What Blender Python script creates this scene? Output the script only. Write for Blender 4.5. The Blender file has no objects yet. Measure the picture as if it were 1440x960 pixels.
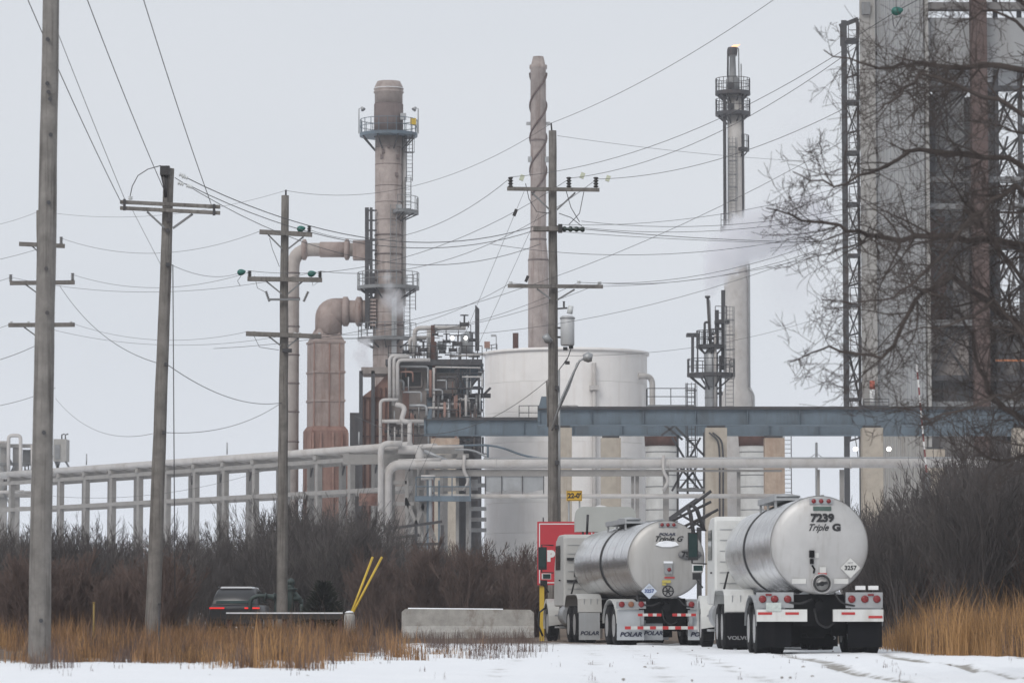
import bpy, math, random
from mathutils import Vector, Matrix, noise as mnoise
R = math.radians
rnd = random.Random(7)
SC = bpy.context.scene
COL = SC.collection

# ------------------------------------------------------------------ camera, sky, sun, exposure
FPX = 5000.0                       # focal length in pixels of the 1440 px wide photograph
TH = math.atan(382 / FPX)          # camera pitch (horizon at y = 862)
CH = 0.8                           # camera height
cd = bpy.data.cameras.new('camera'); cam = bpy.data.objects.new('camera', cd); COL.objects.link(cam)
cam.location = (0, 0, CH); cam.rotation_euler = (math.pi / 2 + TH, 0, 0)
cd.sensor_width = 36; cd.lens = 36 * FPX / 1440; cd.clip_start = 0.5; cd.clip_end = 9000
cd.dof.use_dof = True; cd.dof.focus_distance = 118; cd.dof.aperture_fstop = 3.6
SC.camera = cam

wd = bpy.data.worlds.new('World'); SC.world = wd; wd.use_nodes = True
nt = wd.node_tree; bg = nt.nodes['Background']; bg.inputs['Strength'].default_value = 0.1
sky = nt.nodes.new('ShaderNodeTexSky'); sky.sky_type = 'NISHITA'; sky.sun_disc = False
SUN_EL, SUN_AZ = R(38), R(208)      # azimuth clockwise from +Y: behind the camera, to the left
sky.sun_elevation = SUN_EL; sky.sun_rotation = SUN_AZ; sky.air_density = 1; sky.dust_density = 6; sky.altitude = 100
mx = nt.nodes.new('ShaderNodeMix'); mx.data_type = 'RGBA'; mx.inputs[0].default_value = 0.93
tcw = nt.nodes.new('ShaderNodeTexCoord'); nzw = nt.nodes.new('ShaderNodeTexNoise')
nzw.inputs['Scale'].default_value = 3.0; nzw.inputs['Detail'].default_value = 5; nzw.inputs['Roughness'].default_value = 0.45
mpw = nt.nodes.new('ShaderNodeMapping'); mpw.inputs['Scale'].default_value = (1, 1, 3.5)
crw = nt.nodes.new('ShaderNodeValToRGB')      # cloud deck: barely broken grey
crw.color_ramp.elements[0].position = 0.25; crw.color_ramp.elements[0].color = (6.85, 7.25, 7.8, 1)
crw.color_ramp.elements[1].position = 0.75; crw.color_ramp.elements[1].color = (7.6, 7.85, 8.25, 1)
nt.links.new(tcw.outputs['Generated'], mpw.inputs['Vector']); nt.links.new(mpw.outputs[0], nzw.inputs['Vector'])
nt.links.new(nzw.outputs['Fac'], crw.inputs['Fac'])
nt.links.new(sky.outputs[0], mx.inputs[6]); nt.links.new(crw.outputs[0], mx.inputs[7]); nt.links.new(mx.outputs[2], bg.inputs['Color'])

sl = bpy.data.lights.new('sun', 'SUN'); sl.energy = 1.35; sl.angle = R(25); sl.color = (1, 0.97, 0.93)
so = bpy.data.objects.new('sun', sl); COL.objects.link(so)
sd = Vector((math.sin(SUN_AZ) * math.cos(SUN_EL), math.cos(SUN_AZ) * math.cos(SUN_EL), math.sin(SUN_EL)))
so.rotation_euler = sd.to_track_quat('Z', 'Y').to_euler(); so.location = sd * 50
SC.view_settings.view_transform = 'Standard'; SC.view_settings.look = 'None'
SC.view_settings.exposure = 0; SC.view_settings.gamma = 1; SC.view_settings.use_curve_mapping = False
SC.cycles.use_denoising = True
SC.cycles.volume_step_rate = 1.0; SC.cycles.volume_bounces = 6; SC.cycles.transparent_max_bounces = 8; SC.cycles.max_bounces = 8

# ------------------------------------------------------------------ helpers
def P(px, py, D):
    u = (px - 720) / FPX; v = (480 - py) / FPX
    s = D / (math.cos(TH) - v * math.sin(TH))
    return Vector((u * s, D, CH + (v * math.cos(TH) + math.sin(TH)) * s))
def gD(py): return CH * FPX / (py - 862.0)
WL = {}
class MB:
    def __init__(s): s.v = []; s.f = []; s.sm = []
    def add(s, vs, fs, sm=False):
        n = len(s.v); s.v += [tuple(v) for v in vs]
        for f in fs: s.f.append(tuple(i + n for i in f)); s.sm.append(sm)
        return s
    def box(s, c, size, rz=0, m=None):
        hx, hy, hz = size[0] / 2, size[1] / 2, size[2] / 2
        m = m or Matrix.Rotation(rz, 3, 'Z'); c = Vector(c)
        vs = [c + m @ Vector((x * hx, y * hy, z * hz)) for x in (-1, 1) for y in (-1, 1) for z in (-1, 1)]
        return s.add(vs, [(0, 1, 3, 2), (4, 6, 7, 5), (0, 4, 5, 1), (2, 3, 7, 6), (0, 2, 6, 4), (1, 5, 7, 3)])
    def ab(s, x0, x1, y0, y1, z0, z1): return s.box(((x0 + x1) / 2, (y0 + y1) / 2, (z0 + z1) / 2), (abs(x1 - x0), abs(y1 - y0), abs(z1 - z0)))
    def px(s, x0, y0, x1, y1, D, th):           # a block whose front spans these pixels at distance D
        a = P(x0, y0, D); b = P(x1, y1, D); return s.ab(a.x, b.x, D, D + th, a.z, b.z)
    def beam(s, a, b, w, h=None, up=(0, 0, 1)):
        a = Vector(a); b = Vector(b); d = b - a; L = d.length
        if L < 1e-6: return s
        d /= L; u = Vector(up)
        if abs(d.dot(u)) > 0.98: u = Vector((0, 1, 0))
        x = d.cross(u).normalized(); z = x.cross(d)
        return s.box((a + b) / 2, (w, L, h or w), m=Matrix((x, d, z)).transposed())
    def tube(s, a, b, r0, r1=None, n=10, caps=True, sm=True):
        return s.path([a, b], [r0, r0 if r1 is None else r1], n, caps, sm)
    def path(s, pts, r, n=8, caps=True, sm=True):
        pts = [Vector(p) for p in pts]; k = len(pts)
        if not isinstance(r, (list, tuple)): r = [r] * k
        t0 = (pts[1] - pts[0]).normalized(); ref = Vector((0, 0, 1)) if abs(t0.z) < 0.9 else Vector((0, 1, 0))
        nrm = t0.cross(ref).normalized(); vs = []
        for i in range(k):
            t = (pts[min(i + 1, k - 1)] - pts[max(i - 1, 0)]).normalized()
            nrm = (nrm - t * nrm.dot(t)).normalized(); bn = t.cross(nrm)
            for j in range(n):
                a = 2 * math.pi * j / n; vs.append(pts[i] + (nrm * math.cos(a) + bn * math.sin(a)) * r[i])
        fs = [(i * n + j, i * n + (j + 1) % n, (i + 1) * n + (j + 1) % n, (i + 1) * n + j) for i in range(k - 1) for j in range(n)]
        s.add(vs, fs, sm)
        if caps:
            b = len(s.v) - len(vs)
            s.f.append(tuple(b + j for j in range(n))[::-1]); s.sm.append(False)
            s.f.append(tuple(b + (k - 1) * n + j for j in range(n))); s.sm.append(False)
        return s
    def lathe(s, prof, c, n=24, axis='z', sm=True, caps=True, ph=0.0):
        c = Vector(c); vs = []
        for (r, h) in prof:
            for j in range(n):
                a = 2 * math.pi * j / n + ph
                if axis == 'z': q = Vector((r * math.cos(a), r * math.sin(a), h))
                elif axis == 'y': q = Vector((r * math.cos(a), h, r * math.sin(a)))
                else: q = Vector((h, r * math.cos(a), r * math.sin(a)))
                vs.append(c + q)
        k = len(prof)
        fs = [(i * n + j, i * n + (j + 1) % n, (i + 1) * n + (j + 1) % n, (i + 1) * n + j) for i in range(k - 1) for j in range(n)]
        b = len(s.v); s.add(vs, fs, sm)
        if caps:
            if prof[0][0] > 1e-4: s.f.append(tuple(b + j for j in range(n))[::-1]); s.sm.append(False)
            if prof[-1][0] > 1e-4: s.f.append(tuple(b + (k - 1) * n + j for j in range(n))); s.sm.append(False)
        return s
    def hull(s, secs, sm=False, caps=True):       # loft through closed sections of equal length
        n = len(secs[0]); vs = [p for q in secs for p in q]; k = len(secs); b = len(s.v)
        s.add(vs, [(i * n + j, i * n + (j + 1) % n, (i + 1) * n + (j + 1) % n, (i + 1) * n + j) for i in range(k - 1) for j in range(n)], sm)
        if caps:
            s.f.append(tuple(b + j for j in range(n))[::-1]); s.sm.append(False)
            s.f.append(tuple(b + (k - 1) * n + j for j in range(n))); s.sm.append(False)
        return s
    def prism(s, poly, axis, h0, h1):             # polygon of (a, b) extruded along x, y or z
        mk = {'x': lambda a, b, h: (h, a, b), 'y': lambda a, b, h: (a, h, b), 'z': lambda a, b, h: (a, b, h)}[axis]
        return s.hull([[mk(a, b, h0) for a, b in poly], [mk(a, b, h1) for a, b in poly]])
    def build(s, name, mat, parent=None, local=False, label=None):
        me = bpy.data.meshes.new(name); off = Vector((0, 0, 0))
        if parent is not None and not local: off = WL[parent.name]
        me.from_pydata([(v[0] - off.x, v[1] - off.y, v[2] - off.z) for v in s.v], [], s.f)
        me.polygons.foreach_set('use_smooth', s.sm); me.validate(); me.update()
        fixnormals(me)
        o = bpy.data.objects.new(name, me); COL.objects.link(o)
        if mat: me.materials.append(mat)
        if parent is not None: o.parent = parent
        WL[o.name] = Vector(WL[parent.name]) if parent is not None else Vector((0, 0, 0))
        if label: o['label'] = label
        return o
import bmesh
def fixnormals(me):
    if len(me.polygons) > 60000: return
    bm = bmesh.new(); bm.from_mesh(me); bmesh.ops.recalc_face_normals(bm, faces=bm.faces); bm.to_mesh(me); bm.free()
def thing(name, label, cat, loc=(0, 0, 0), rz=0, group=None):
    o = bpy.data.objects.new(name, None); COL.objects.link(o); o.empty_display_size = 0.3
    o.location = loc; o.rotation_euler = (0, 0, rz); o['label'] = label; o['category'] = cat
    if group: o['group'] = group
    WL[o.name] = Vector(loc); return o
def tag(o, label, cat=None, group=None, kind=None):
    o['label'] = label
    if cat: o['category'] = cat
    if group: o['group'] = group
    if kind: o['kind'] = kind
    return o
def fillet(pts, rad, k=5):
    pts = [Vector(p) for p in pts]; out = [pts[0]]
    for a, b, c in zip(pts, pts[1:], pts[2:]):
        d0 = (a - b); d1 = (c - b); r = min(rad, d0.length * 0.49, d1.length * 0.49)
        p = b + d0.normalized() * r; q = b + d1.normalized() * r
        for i in range(k + 1):
            t = i / k; out.append(p * (1 - t) ** 2 + b * 2 * t * (1 - t) + q * t * t)
    out.append(pts[-1]); return out
def text(body, size, mat, parent, loc, rot=(math.pi / 2, 0, 0), shear=0, xs=1.0, off=0.0, name='lettering', align='CENTER'):
    c = bpy.data.curves.new(name, 'FONT'); c.body = body; c.size = size; c.extrude = 0.003; c.shear = shear; c.offset = off
    c.align_x = align; c.align_y = 'CENTER'; c.resolution_u = 3
    tmp = bpy.data.objects.new(name, c); me = bpy.data.meshes.new_from_object(tmp); me.name = name; bpy.data.objects.remove(tmp); bpy.data.curves.remove(c)
    me.materials.clear(); me.materials.append(mat)
    o = bpy.data.objects.new(name, me); COL.objects.link(o); o.parent = parent
    o.location = loc; o.rotation_euler = rot; o.scale = (xs, 1, 1); return o

# ------------------------------------------------------------------ materials
MATS = {}
def M(name, col, rough=0.7, metal=0.0, spec=0.5, var=0.18, scale=2.0, streak=None, samt=0.5, sscale=1.5, sz=0.08, bump=0.0, bscale=30, emit=None, est=1.0, island=0.0):
    m = bpy.data.materials.new(name); m.use_nodes = True; t = m.node_tree; b = t.nodes['Principled BSDF']
    b.inputs['Roughness'].default_value = rough; b.inputs['Metallic'].default_value = metal; b.inputs['Specular IOR Level'].default_value = spec if rough < .7 else (.25 if rough < .8 else .12)
    tc = t.nodes.new('ShaderNodeTexCoord'); oi = t.nodes.new('ShaderNodeObjectInfo')
    ad = t.nodes.new('ShaderNodeVectorMath'); ad.operation = 'ADD'
    sc_ = t.nodes.new('ShaderNodeVectorMath'); sc_.operation = 'SCALE'; sc_.inputs[0].default_value = (17, 31, 23)
    t.links.new(oi.outputs['Random'], sc_.inputs['Scale']); t.links.new(tc.outputs['Object'], ad.inputs[0]); t.links.new(sc_.outputs[0], ad.inputs[1])
    n1 = t.nodes.new('ShaderNodeTexNoise'); n1.inputs['Scale'].default_value = scale; n1.inputs['Detail'].default_value = 6; n1.inputs['Roughness'].default_value = 0.65
    t.links.new(ad.outputs[0], n1.inputs['Vector'])
    r1 = t.nodes.new('ShaderNodeValToRGB'); r1.color_ramp.elements[0].position = 0.3; r1.color_ramp.elements[1].position = 0.7
    lo = 1 - var; hi = 1 + var * 0.6
    r1.color_ramp.elements[0].color = (col[0] * lo, col[1] * lo, col[2] * lo, 1); r1.color_ramp.elements[1].color = (min(1, col[0] * hi), min(1, col[1] * hi), min(1, col[2] * hi), 1)
    t.links.new(n1.outputs['Fac'], r1.inputs['Fac']); out = r1.outputs['Color']
    if streak:
        mp = t.nodes.new('ShaderNodeMapping'); mp.inputs['Scale'].default_value = (1, 1, sz); t.links.new(ad.outputs[0], mp.inputs['Vector'])
        n2 = t.nodes.new('ShaderNodeTexNoise'); n2.inputs['Scale'].default_value = sscale; n2.inputs['Detail'].default_value = 7; n2.inputs['Roughness'].default_value = 0.7
        t.links.new(mp.outputs[0], n2.inputs['Vector'])
        r2 = t.nodes.new('ShaderNodeValToRGB'); r2.color_ramp.elements[0].position = 0.5; r2.color_ramp.elements[1].position = 0.72
        r2.color_ramp.elements[0].color = (0, 0, 0, 1); r2.color_ramp.elements[1].color = (samt, samt, samt, 1); t.links.new(n2.outputs['Fac'], r2.inputs['Fac'])
        mm = t.nodes.new('ShaderNodeMix'); mm.data_type = 'RGBA'; t.links.new(r2.outputs['Color'], mm.inputs[0])
        t.links.new(out, mm.inputs[6]); mm.inputs[7].default_value = (*streak, 1); out = mm.outputs[2]
    if island:
        g = t.nodes.new('ShaderNodeNewGeometry'); hs = t.nodes.new('ShaderNodeHueSaturation')
        mr = t.nodes.new('ShaderNodeMapRange'); mr.inputs['To Min'].default_value = 1 - island; mr.inputs['To Max'].default_value = 1 + island
        t.links.new(g.outputs['Random Per Island'], mr.inputs['Value']); t.links.new(mr.outputs[0], hs.inputs['Value']); t.links.new(out, hs.inputs['Color']); out = hs.outputs['Color']
    t.links.new(out, b.inputs['Base Color'])
    if bump:
        nb = t.nodes.new('ShaderNodeTexNoise'); nb.inputs['Scale'].default_value = bscale; nb.inputs['Detail'].default_value = 5; t.links.new(ad.outputs[0], nb.inputs['Vector'])
        bp = t.nodes.new('ShaderNodeBump'); bp.inputs['Strength'].default_value = bump; bp.inputs['Distance'].default_value = 0.03
        t.links.new(nb.outputs['Fac'], bp.inputs['Height']); t.links.new(bp.outputs[0], b.inputs['Normal'])
    if emit:
        b.inputs['Emission Color'].default_value = (*emit, 1); b.inputs['Emission Strength'].default_value = est
    MATS[name] = m; return m
RUST = (0.16, 0.065, 0.04)
stackm = M('stack_paint', (0.345, 0.295, 0.275), 0.75, streak=(0.15, 0.10, 0.085), samt=0.85, sscale=1.9, var=0.28, scale=1.1)
stackd = M('stack_scorched', (0.17, 0.14, 0.135), 0.8, streak=(0.08, 0.06, 0.06), samt=0.6)
ductm = M('duct_paint', (0.325, 0.262, 0.238), 0.75, streak=(0.16, 0.085, 0.06), samt=0.75, sscale=1.3, sz=.12, var=0.28, scale=1.0)
rustm = M('rusted_plate', (0.28, 0.175, 0.145), 0.85, streak=(0.14, 0.05, 0.032), samt=0.8, sscale=0.9, var=0.3, scale=1.0)
rust2 = M('dark_rust', (0.11, 0.06, 0.05), 0.85, streak=(0.05, 0.035, 0.03), samt=0.6, var=0.3)
whitep = M('white_pipe', (0.46, 0.44, 0.425), 0.6, streak=(0.26, 0.22, 0.19), samt=0.6, sscale=0.8, sz=0.6, var=0.1)
whitec = M('pale_concrete', (0.27, 0.26, 0.25), 0.85, streak=(0.25, 0.23, 0.21), samt=0.5, sscale=1.2, var=0.15, bump=0.2)
tankm = M('tank_white', (0.80, 0.775, 0.755), 0.5, streak=(0.58, 0.51, 0.46), samt=0.35, sscale=1.6, sz=.05, var=0.07, scale=0.5)
bluem = M('blue_grey_steel', (0.105, 0.142, 0.175), 0.6, streak=(0.05, 0.055, 0.06), samt=0.7, sscale=1.0, sz=0.15, var=0.25, scale=0.6)
darkm = M('dark_steel', (0.045, 0.045, 0.05), 0.65, var=0.3, streak=(0.09, 0.055, 0.04), samt=0.4)
greym = M('grey_steel', (0.19, 0.195, 0.2), 0.6, var=0.2, streak=(0.1, 0.07, 0.055), samt=0.4)
galv = M('galvanised', (0.36, 0.37, 0.38), 0.45, metal=0.4, var=0.15, streak=(0.2, 0.19, 0.18), samt=0.3)
concm = M('tan_concrete', (0.40, 0.355, 0.30), 0.9, streak=(0.18, 0.13, 0.09), samt=0.6, sscale=0.9, var=0.15, bump=0.25)
concr = M('stained_concrete', (0.40, 0.315, 0.25), 0.9, streak=(0.24, 0.13, 0.085), samt=0.7, sscale=0.9, var=0.2, bump=0.25)
barrm = M('barrier_concrete', (0.40, 0.39, 0.37), 0.9, streak=(0.15, 0.115, 0.085), samt=0.85, sscale=2.0, sz=0.5, var=0.25, scale=3, bump=0.4)
sidem = M('grey_siding', (0.32, 0.325, 0.33), 0.7, streak=(0.19, 0.17, 0.155), samt=0.5, sscale=0.6, var=0.08, scale=0.3)
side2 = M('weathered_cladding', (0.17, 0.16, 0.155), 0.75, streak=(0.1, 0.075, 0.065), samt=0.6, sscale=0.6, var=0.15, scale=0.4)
palec = M('pale_column_paint', (0.33, 0.32, 0.305), 0.8, streak=(0.2, 0.17, 0.14), samt=0.5, var=0.1)
casing = M('casing_plate', (0.27, 0.24, 0.225), 0.8, streak=(0.09, 0.07, 0.06), samt=0.7, sscale=0.9, var=0.25, scale=0.8)
woodm = M('weathered_wood', (0.20, 0.187, 0.174), 0.9, streak=(0.055, 0.048, 0.044), samt=0.9, sscale=13, sz=0.035, var=0.32, scale=2.5, bump=0.5, bscale=25)
insk = M('black_insulator', (0.025, 0.022, 0.022), 0.35, var=0.1)
inswh = M('porcelain', (0.6, 0.62, 0.62), 0.25, var=0.05)
insgr = M('green_cover', (0.012, 0.13, 0.105), 0.4, var=0.15)
yelcov = M('pale_yellow_tag', (0.55, 0.58, 0.45), 0.5, var=0.1)
wirem = M('wire', (0.09, 0.09, 0.095), 0.5, var=0.1)
yelm = M('yellow_paint', (0.62, 0.42, 0.04), 0.5, var=0.12)
redm = M('sign_red', (0.50, 0.03, 0.045), 0.45, var=0.06)
whm = M('sign_white', (0.75, 0.75, 0.75), 0.5, var=0.05)
blackm = M('black_paint', (0.015, 0.015, 0.017), 0.5, var=0.15)
snowm = M('snow_cap', (0.82, 0.84, 0.87), 0.9, var=0.06, scale=6, bump=0.3, bscale=12)
lampm = M('lit_floodlight', (0.9, 0.9, 0.9), 0.4, emit=(1, 0.96, 0.88), est=5)
twigd = M('dark_twigs', (0.09, 0.08, 0.078), 0.9, var=0.25, scale=0.7)
twigr = M('reddish_twigs', (0.135, 0.098, 0.086), 0.9, var=0.25, scale=0.7)
twigg = M('grey_twigs', (0.15, 0.137, 0.13), 0.9, var=0.25, scale=0.7)
barkm = M('bark', (0.08, 0.066, 0.06), 0.9, var=0.3, scale=3, bump=0.3)
grassm = M('dry_grass', (0.27, 0.155, 0.08), 0.85, var=0.5, scale=0.8, island=0.45)
grasst = M('golden_dry_grass', (0.37, 0.215, 0.095), 0.85, var=0.25, scale=0.8, island=0.4)
evm = M('evergreen', (0.022, 0.025, 0.018), 0.9, var=0.3)

# ------------------------------------------------------------------ ground
def frange(a, b, s):
    out = []
    while a < b - 1e-6: out.append(a); a += s
    return out
xs = [-2500, -800, -250, -100, -60] + frange(-40, -14, 0.8) + frange(-14, 3, 0.3) + frange(3, 9.4, 0.1) + frange(9.4, 16, 0.35) + frange(16, 40, 1.0) + [60, 100, 250, 800, 2500]
ys = [-400, -60, 0, 20, 32] + frange(36, 75, 0.25) + frange(75, 130, 0.6) + frange(130, 330, 8) + [400, 700, 1500, 5500]
def trackline(y, k):
    base = 4.55 + (y - 41) * 0.028 if k == 0 else 6.25 + (y - 41) * 0.036
    return base + 0.10 * math.sin(y * 0.35 + k)
vs = []; litter = []; grit = []
for y in ys:
    for x in xs:
        z = 0.0; g = 0.0; l = 0.0
        if 30 < y < 135 and -42 < x < 42:
            q = Vector((x, y, 0)); fade = 1 if y < 110 else max(0, (135 - y) / 25)
            z = (0.05 * mnoise.noise(q * 0.5) + 0.028 * mnoise.noise(q * 1.7) + 0.014 * mnoise.noise(q * 4.1)) * fade
            for k in (0, 1):
                d = abs(x - trackline(y, k)); amp = max(0.0, min(1, (76 - y) / 12))
                if d < 0.5 and amp > 0:
                    w = math.exp(-(d / 0.17) ** 2) * amp; z -= 0.05 * w; z += 0.03 * amp * math.exp(-((d - 0.36) / 0.1) ** 2)
                    g = max(g, w * (0.55 + 0.75 * mnoise.noise(q * 1.9)))
            for xc in (-.2, 1.2, 2.1, 3.2, 9.0):                      # older, fainter wheel marks
                w = math.exp(-((x - xc - 0.02 * (y - 50)) / 0.2) ** 2); z -= 0.02 * w; g = max(g, 0.42 * w * (0.35 + mnoise.noise(q * 1.3)))
            z *= 1.0 if not (55 < y < 112 and 0 < x < 9) else 0.5
        if y > 84: l = min(1, (y - 84) / 25)
        if x < -1.5 and y > 54: l = max(l, min(0.62, (y - 54) / 16) * min(1, (-1.5 - x) / 2))
        if x > 9.3 and y > 62: l = max(l, min(0.8, (y - 62) / 8))
        if y > 196: l = 0.22
        vs.append((x, y, z)); litter.append(l); grit.append(max(0, g))
nx = len(xs); fs = [(j * nx + i, j * nx + i + 1, (j + 1) * nx + i + 1, (j + 1) * nx + i) for j in range(len(ys) - 1) for i in range(nx - 1)]
me = bpy.data.meshes.new('snow_ground'); me.from_pydata(vs, [], fs); me.polygons.foreach_set('use_smooth', [True] * len(fs))
for nm, dat in (('litter', litter), ('grit', grit)):
    at = me.attributes.new(nm, 'FLOAT', 'POINT'); at.data.foreach_set('value', dat)
gm = bpy.data.materials.new('snow_and_litter'); gm.use_nodes = True; t = gm.node_tree; b = t.nodes['Principled BSDF']; b.inputs['Roughness'].default_value = 0.85
def attr(n): a = t.nodes.new('ShaderNodeAttribute'); a.attribute_name = n; return a.outputs['Fac']
def nz(s, d=6, r=0.65, v=None):
    n = t.nodes.new('ShaderNodeTexNoise'); n.inputs['Scale'].default_value = s; n.inputs['Detail'].default_value = d; n.inputs['Roughness'].default_value = r
    t.links.new(v or gtc.outputs['Object'], n.inputs['Vector']); return n.outputs['Fac']
def mth(op, a, b_=None, clamp=False):
    n = t.nodes.new('ShaderNodeMath'); n.operation = op; n.use_clamp = clamp
    for i, q in enumerate((a, b_)):
        if q is None: continue
        if isinstance(q, (int, float)): n.inputs[i].default_value = q
        else: t.links.new(q, n.inputs[i])
    return n.outputs[0]
def mixc(f, a, b_):
    n = t.nodes.new('ShaderNodeMix'); n.data_type = 'RGBA'; t.links.new(f, n.inputs[0])
    for i, q in ((6, a), (7, b_)):
        if isinstance(q, tuple): n.inputs[i].default_value = (*q, 1)
        else: t.links.new(q, n.inputs[i])
    return n.outputs[2]
gtc = t.nodes.new('ShaderNodeTexCoord')
snowc = mixc(nz(0.7), (0.80, 0.82, 0.855), (0.88, 0.895, 0.92))
lf = mth('MULTIPLY', mth('SUBTRACT', mth('ADD', attr('litter'), nz(1.6)), 0.82), 6.0, True)
litc = mixc(nz(5), (0.06, 0.045, 0.035), (0.17, 0.11, 0.065))
c1 = mixc(lf, snowc, litc)
gf = mth('MULTIPLY', mth('SUBTRACT', mth('ADD', attr('grit'), nz(9, 8, 0.75)), 0.635), 3.4, True)
c2 = mixc(gf, c1, mixc(nz(14), (0.16, 0.145, 0.125), (0.42, 0.40, 0.37)))
sp = mth('GREATER_THAN', nz(9, 2, 0.4), 0.80)           # stray clods
c3 = mixc(sp, c2, (0.22, 0.2, 0.18)); t.links.new(c3, b.inputs['Base Color'])
bp = t.nodes.new('ShaderNodeBump'); bp.inputs['Strength'].default_value = 0.5; bp.inputs['Distance'].default_value = 0.05
t.links.new(nz(6, 8), bp.inputs['Height']); t.links.new(bp.outputs[0], b.inputs['Normal'])
me.materials.append(gm); go = bpy.data.objects.new('snow_ground', me); COL.objects.link(go); go['kind'] = 'structure'
tag(go, 'snow covered gravel yard with dirty wheel tracks'); WL['snow_ground'] = Vector((0, 0, 0))
HAZE = 0.00028
# ------------------------------------------------------------------ refinery helpers
def base(px, py, D): p = P(px, py, D); return Vector((p.x, p.y, 0))
def ring_rail(mb, c, r, z, h=1.07, a0=0, a1=360, n=None, rr=0.028):
    n = n or max(6, int(abs(a1 - a0) / 18)); pts = []
    for i in range(n + 1):
        a = R(a0 + (a1 - a0) * i / n); p = Vector((c.x + r * math.cos(a), c.y + r * math.sin(a), z)); pts.append(p)
        if i < n or abs(a1 - a0) < 359: mb.tube(p, p + Vector((0, 0, h)), rr, n=4, caps=False)
    for k in (0.5, 1.0): mb.path([p + Vector((0, 0, h * k)) for p in pts], rr, n=4, caps=False)
def ring_floor(mb, c, ri, ro, z, th=0.25, a0=0, a1=360, n=None):
    n = n or max(8, int(abs(a1 - a0) / 12))
    for i in range(n):
        q = []
        for a in (R(a0 + (a1 - a0) * i / n), R(a0 + (a1 - a0) * (i + 1) / n)):
            for r in (ri, ro): q.append((c.x + r * math.cos(a), c.y + r * math.sin(a)))
        o = [q[0], q[1], q[3], q[2]]
        mb.hull([[(x, y, z - th) for x, y in o], [(x, y, z) for x, y in o]])
def ring_platform(parent, c, ri, ro, z, a0=0, a1=360, fm=None, brk=8, h=1.07, th=0.25, drop=1.1):
    f = MB(); ring_floor(f, c, ri, ro, z, th, a0, a1); fo = f.build('platform', fm or greym, parent)
    r = MB(); ring_rail(r, c, ro - 0.04, z, h, a0, a1); r.build('railing', fm or darkm, fo)
    if brk:
        k = MB()
        for i in range(brk):
            a = R(a0 + (a1 - a0) * (i + 0.5) / brk); d = Vector((math.cos(a), math.sin(a), 0))
            k.beam(c + d * (ro - 0.15) + Vector((0, 0, z - th)), c + d * ri + Vector((0, 0, z - drop)), 0.09)
        k.build('bracket', darkm, fo)
    return fo
def ladder(parent, x, y, z0, z1, w=0.45, cage=True, mat=None):
    m = MB()
    for s in (-1, 1): m.beam((x + s * w / 2, y, z0), (x + s * w / 2, y, z1), 0.06)
    z = z0 + 0.15
    while z < z1: m.tube((x - w / 2, y, z), (x + w / 2, y, z), 0.018, n=4, caps=False); z += 0.3
    if cage:
        z = z0 + 2.2; hoops = []
        while z < z1 + 0.01:
            m.path([(x + 0.38 * math.cos(R(a)), y - 0.42 + 0.42 * math.sin(R(a)), z) for a in range(90, 451, 30)], 0.025, n=4, caps=False); z += 1.1
        if z1 - z0 > 3:
            for a in (180, 225, 270, 315, 0): m.tube((x + 0.38 * math.cos(R(a)), y - 0.42 + 0.42 * math.sin(R(a)), z0 + 2.2), (x + 0.38 * math.cos(R(a)), y - 0.42 + 0.42 * math.sin(R(a)), z1), 0.02, n=4, caps=False)
    return m.build('ladder', mat or darkm, parent)
def flat_rail(mb, pts, h=1.07, step=1.3, r=0.028):
    pts = [Vector(p) for p in pts]
    for a, b in zip(pts, pts[1:]):
        n = max(1, int((b - a).length / step))
        for i in range(n + 1): p = a.lerp(b, i / n); mb.tube(p, p + Vector((0, 0, h)), r, n=4, caps=False)
        for k in (0.5, 1.0): mb.tube(a + Vector((0, 0, h * k)), b + Vector((0, 0, h * k)), r, n=4, caps=False)
def flange(mb, p, d, r, w=0.12):
    d = Vector(d).normalized(); mb.tube(Vector(p) - d * w / 2, Vector(p) + d * w / 2, r, n=14)
def valve(parent, p, s=1.0, mat=None):
    m = MB(); p = Vector(p)
    m.tube(p - Vector((0.28 * s, 0, 0)), p + Vector((0.28 * s, 0, 0)), 0.13 * s, n=8)
    flange(m, p - Vector((0.28 * s, 0, 0)), (1, 0, 0), 0.22 * s, 0.06); flange(m, p + Vector((0.28 * s, 0, 0)), (1, 0, 0), 0.22 * s, 0.06)
    m.tube(p, p + Vector((0, 0, 0.6 * s)), 0.06 * s, n=6)
    w = MB(); c = p + Vector((0, 0, 0.6 * s)); w.path([c + Vector((0.26 * s * math.cos(R(a)), 0.26 * s * math.sin(R(a)), 0)) for a in range(0, 361, 30)], 0.03 * s, n=5, caps=False)
    w.beam(c - Vector((0.26 * s, 0, 0)), c + Vector((0.26 * s, 0, 0)), 0.04 * s)
    o = m.build('valve', mat or darkm, parent); w.build('handwheel', darkm, o); return o
def pipe(parent, pts, r, mat=None, rad=None, fl=(), name='pipe', label=None, n=12, bands=0):
    m = MB(); q = fillet(pts, rad or r * 3, 5) if len(pts) > 2 else [Vector(p) for p in pts]
    m.path(q, r, n)
    for f in fl: flange(m, f[0], f[1], r * 1.45)
    if bands:                                             # insulation straps
        for a, b in zip(pts, pts[1:]):
            a = Vector(a); b = Vector(b); L = (b - a).length; k = int(L / bands)
            for i in range(1, k): p = a.lerp(b, i / k); m.tube(p - (b - a).normalized() * 0.02, p + (b - a).normalized() * 0.02, r * 1.05, n=n)
    o = m.build(name, mat or whitep, parent, label=label); return o
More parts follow.
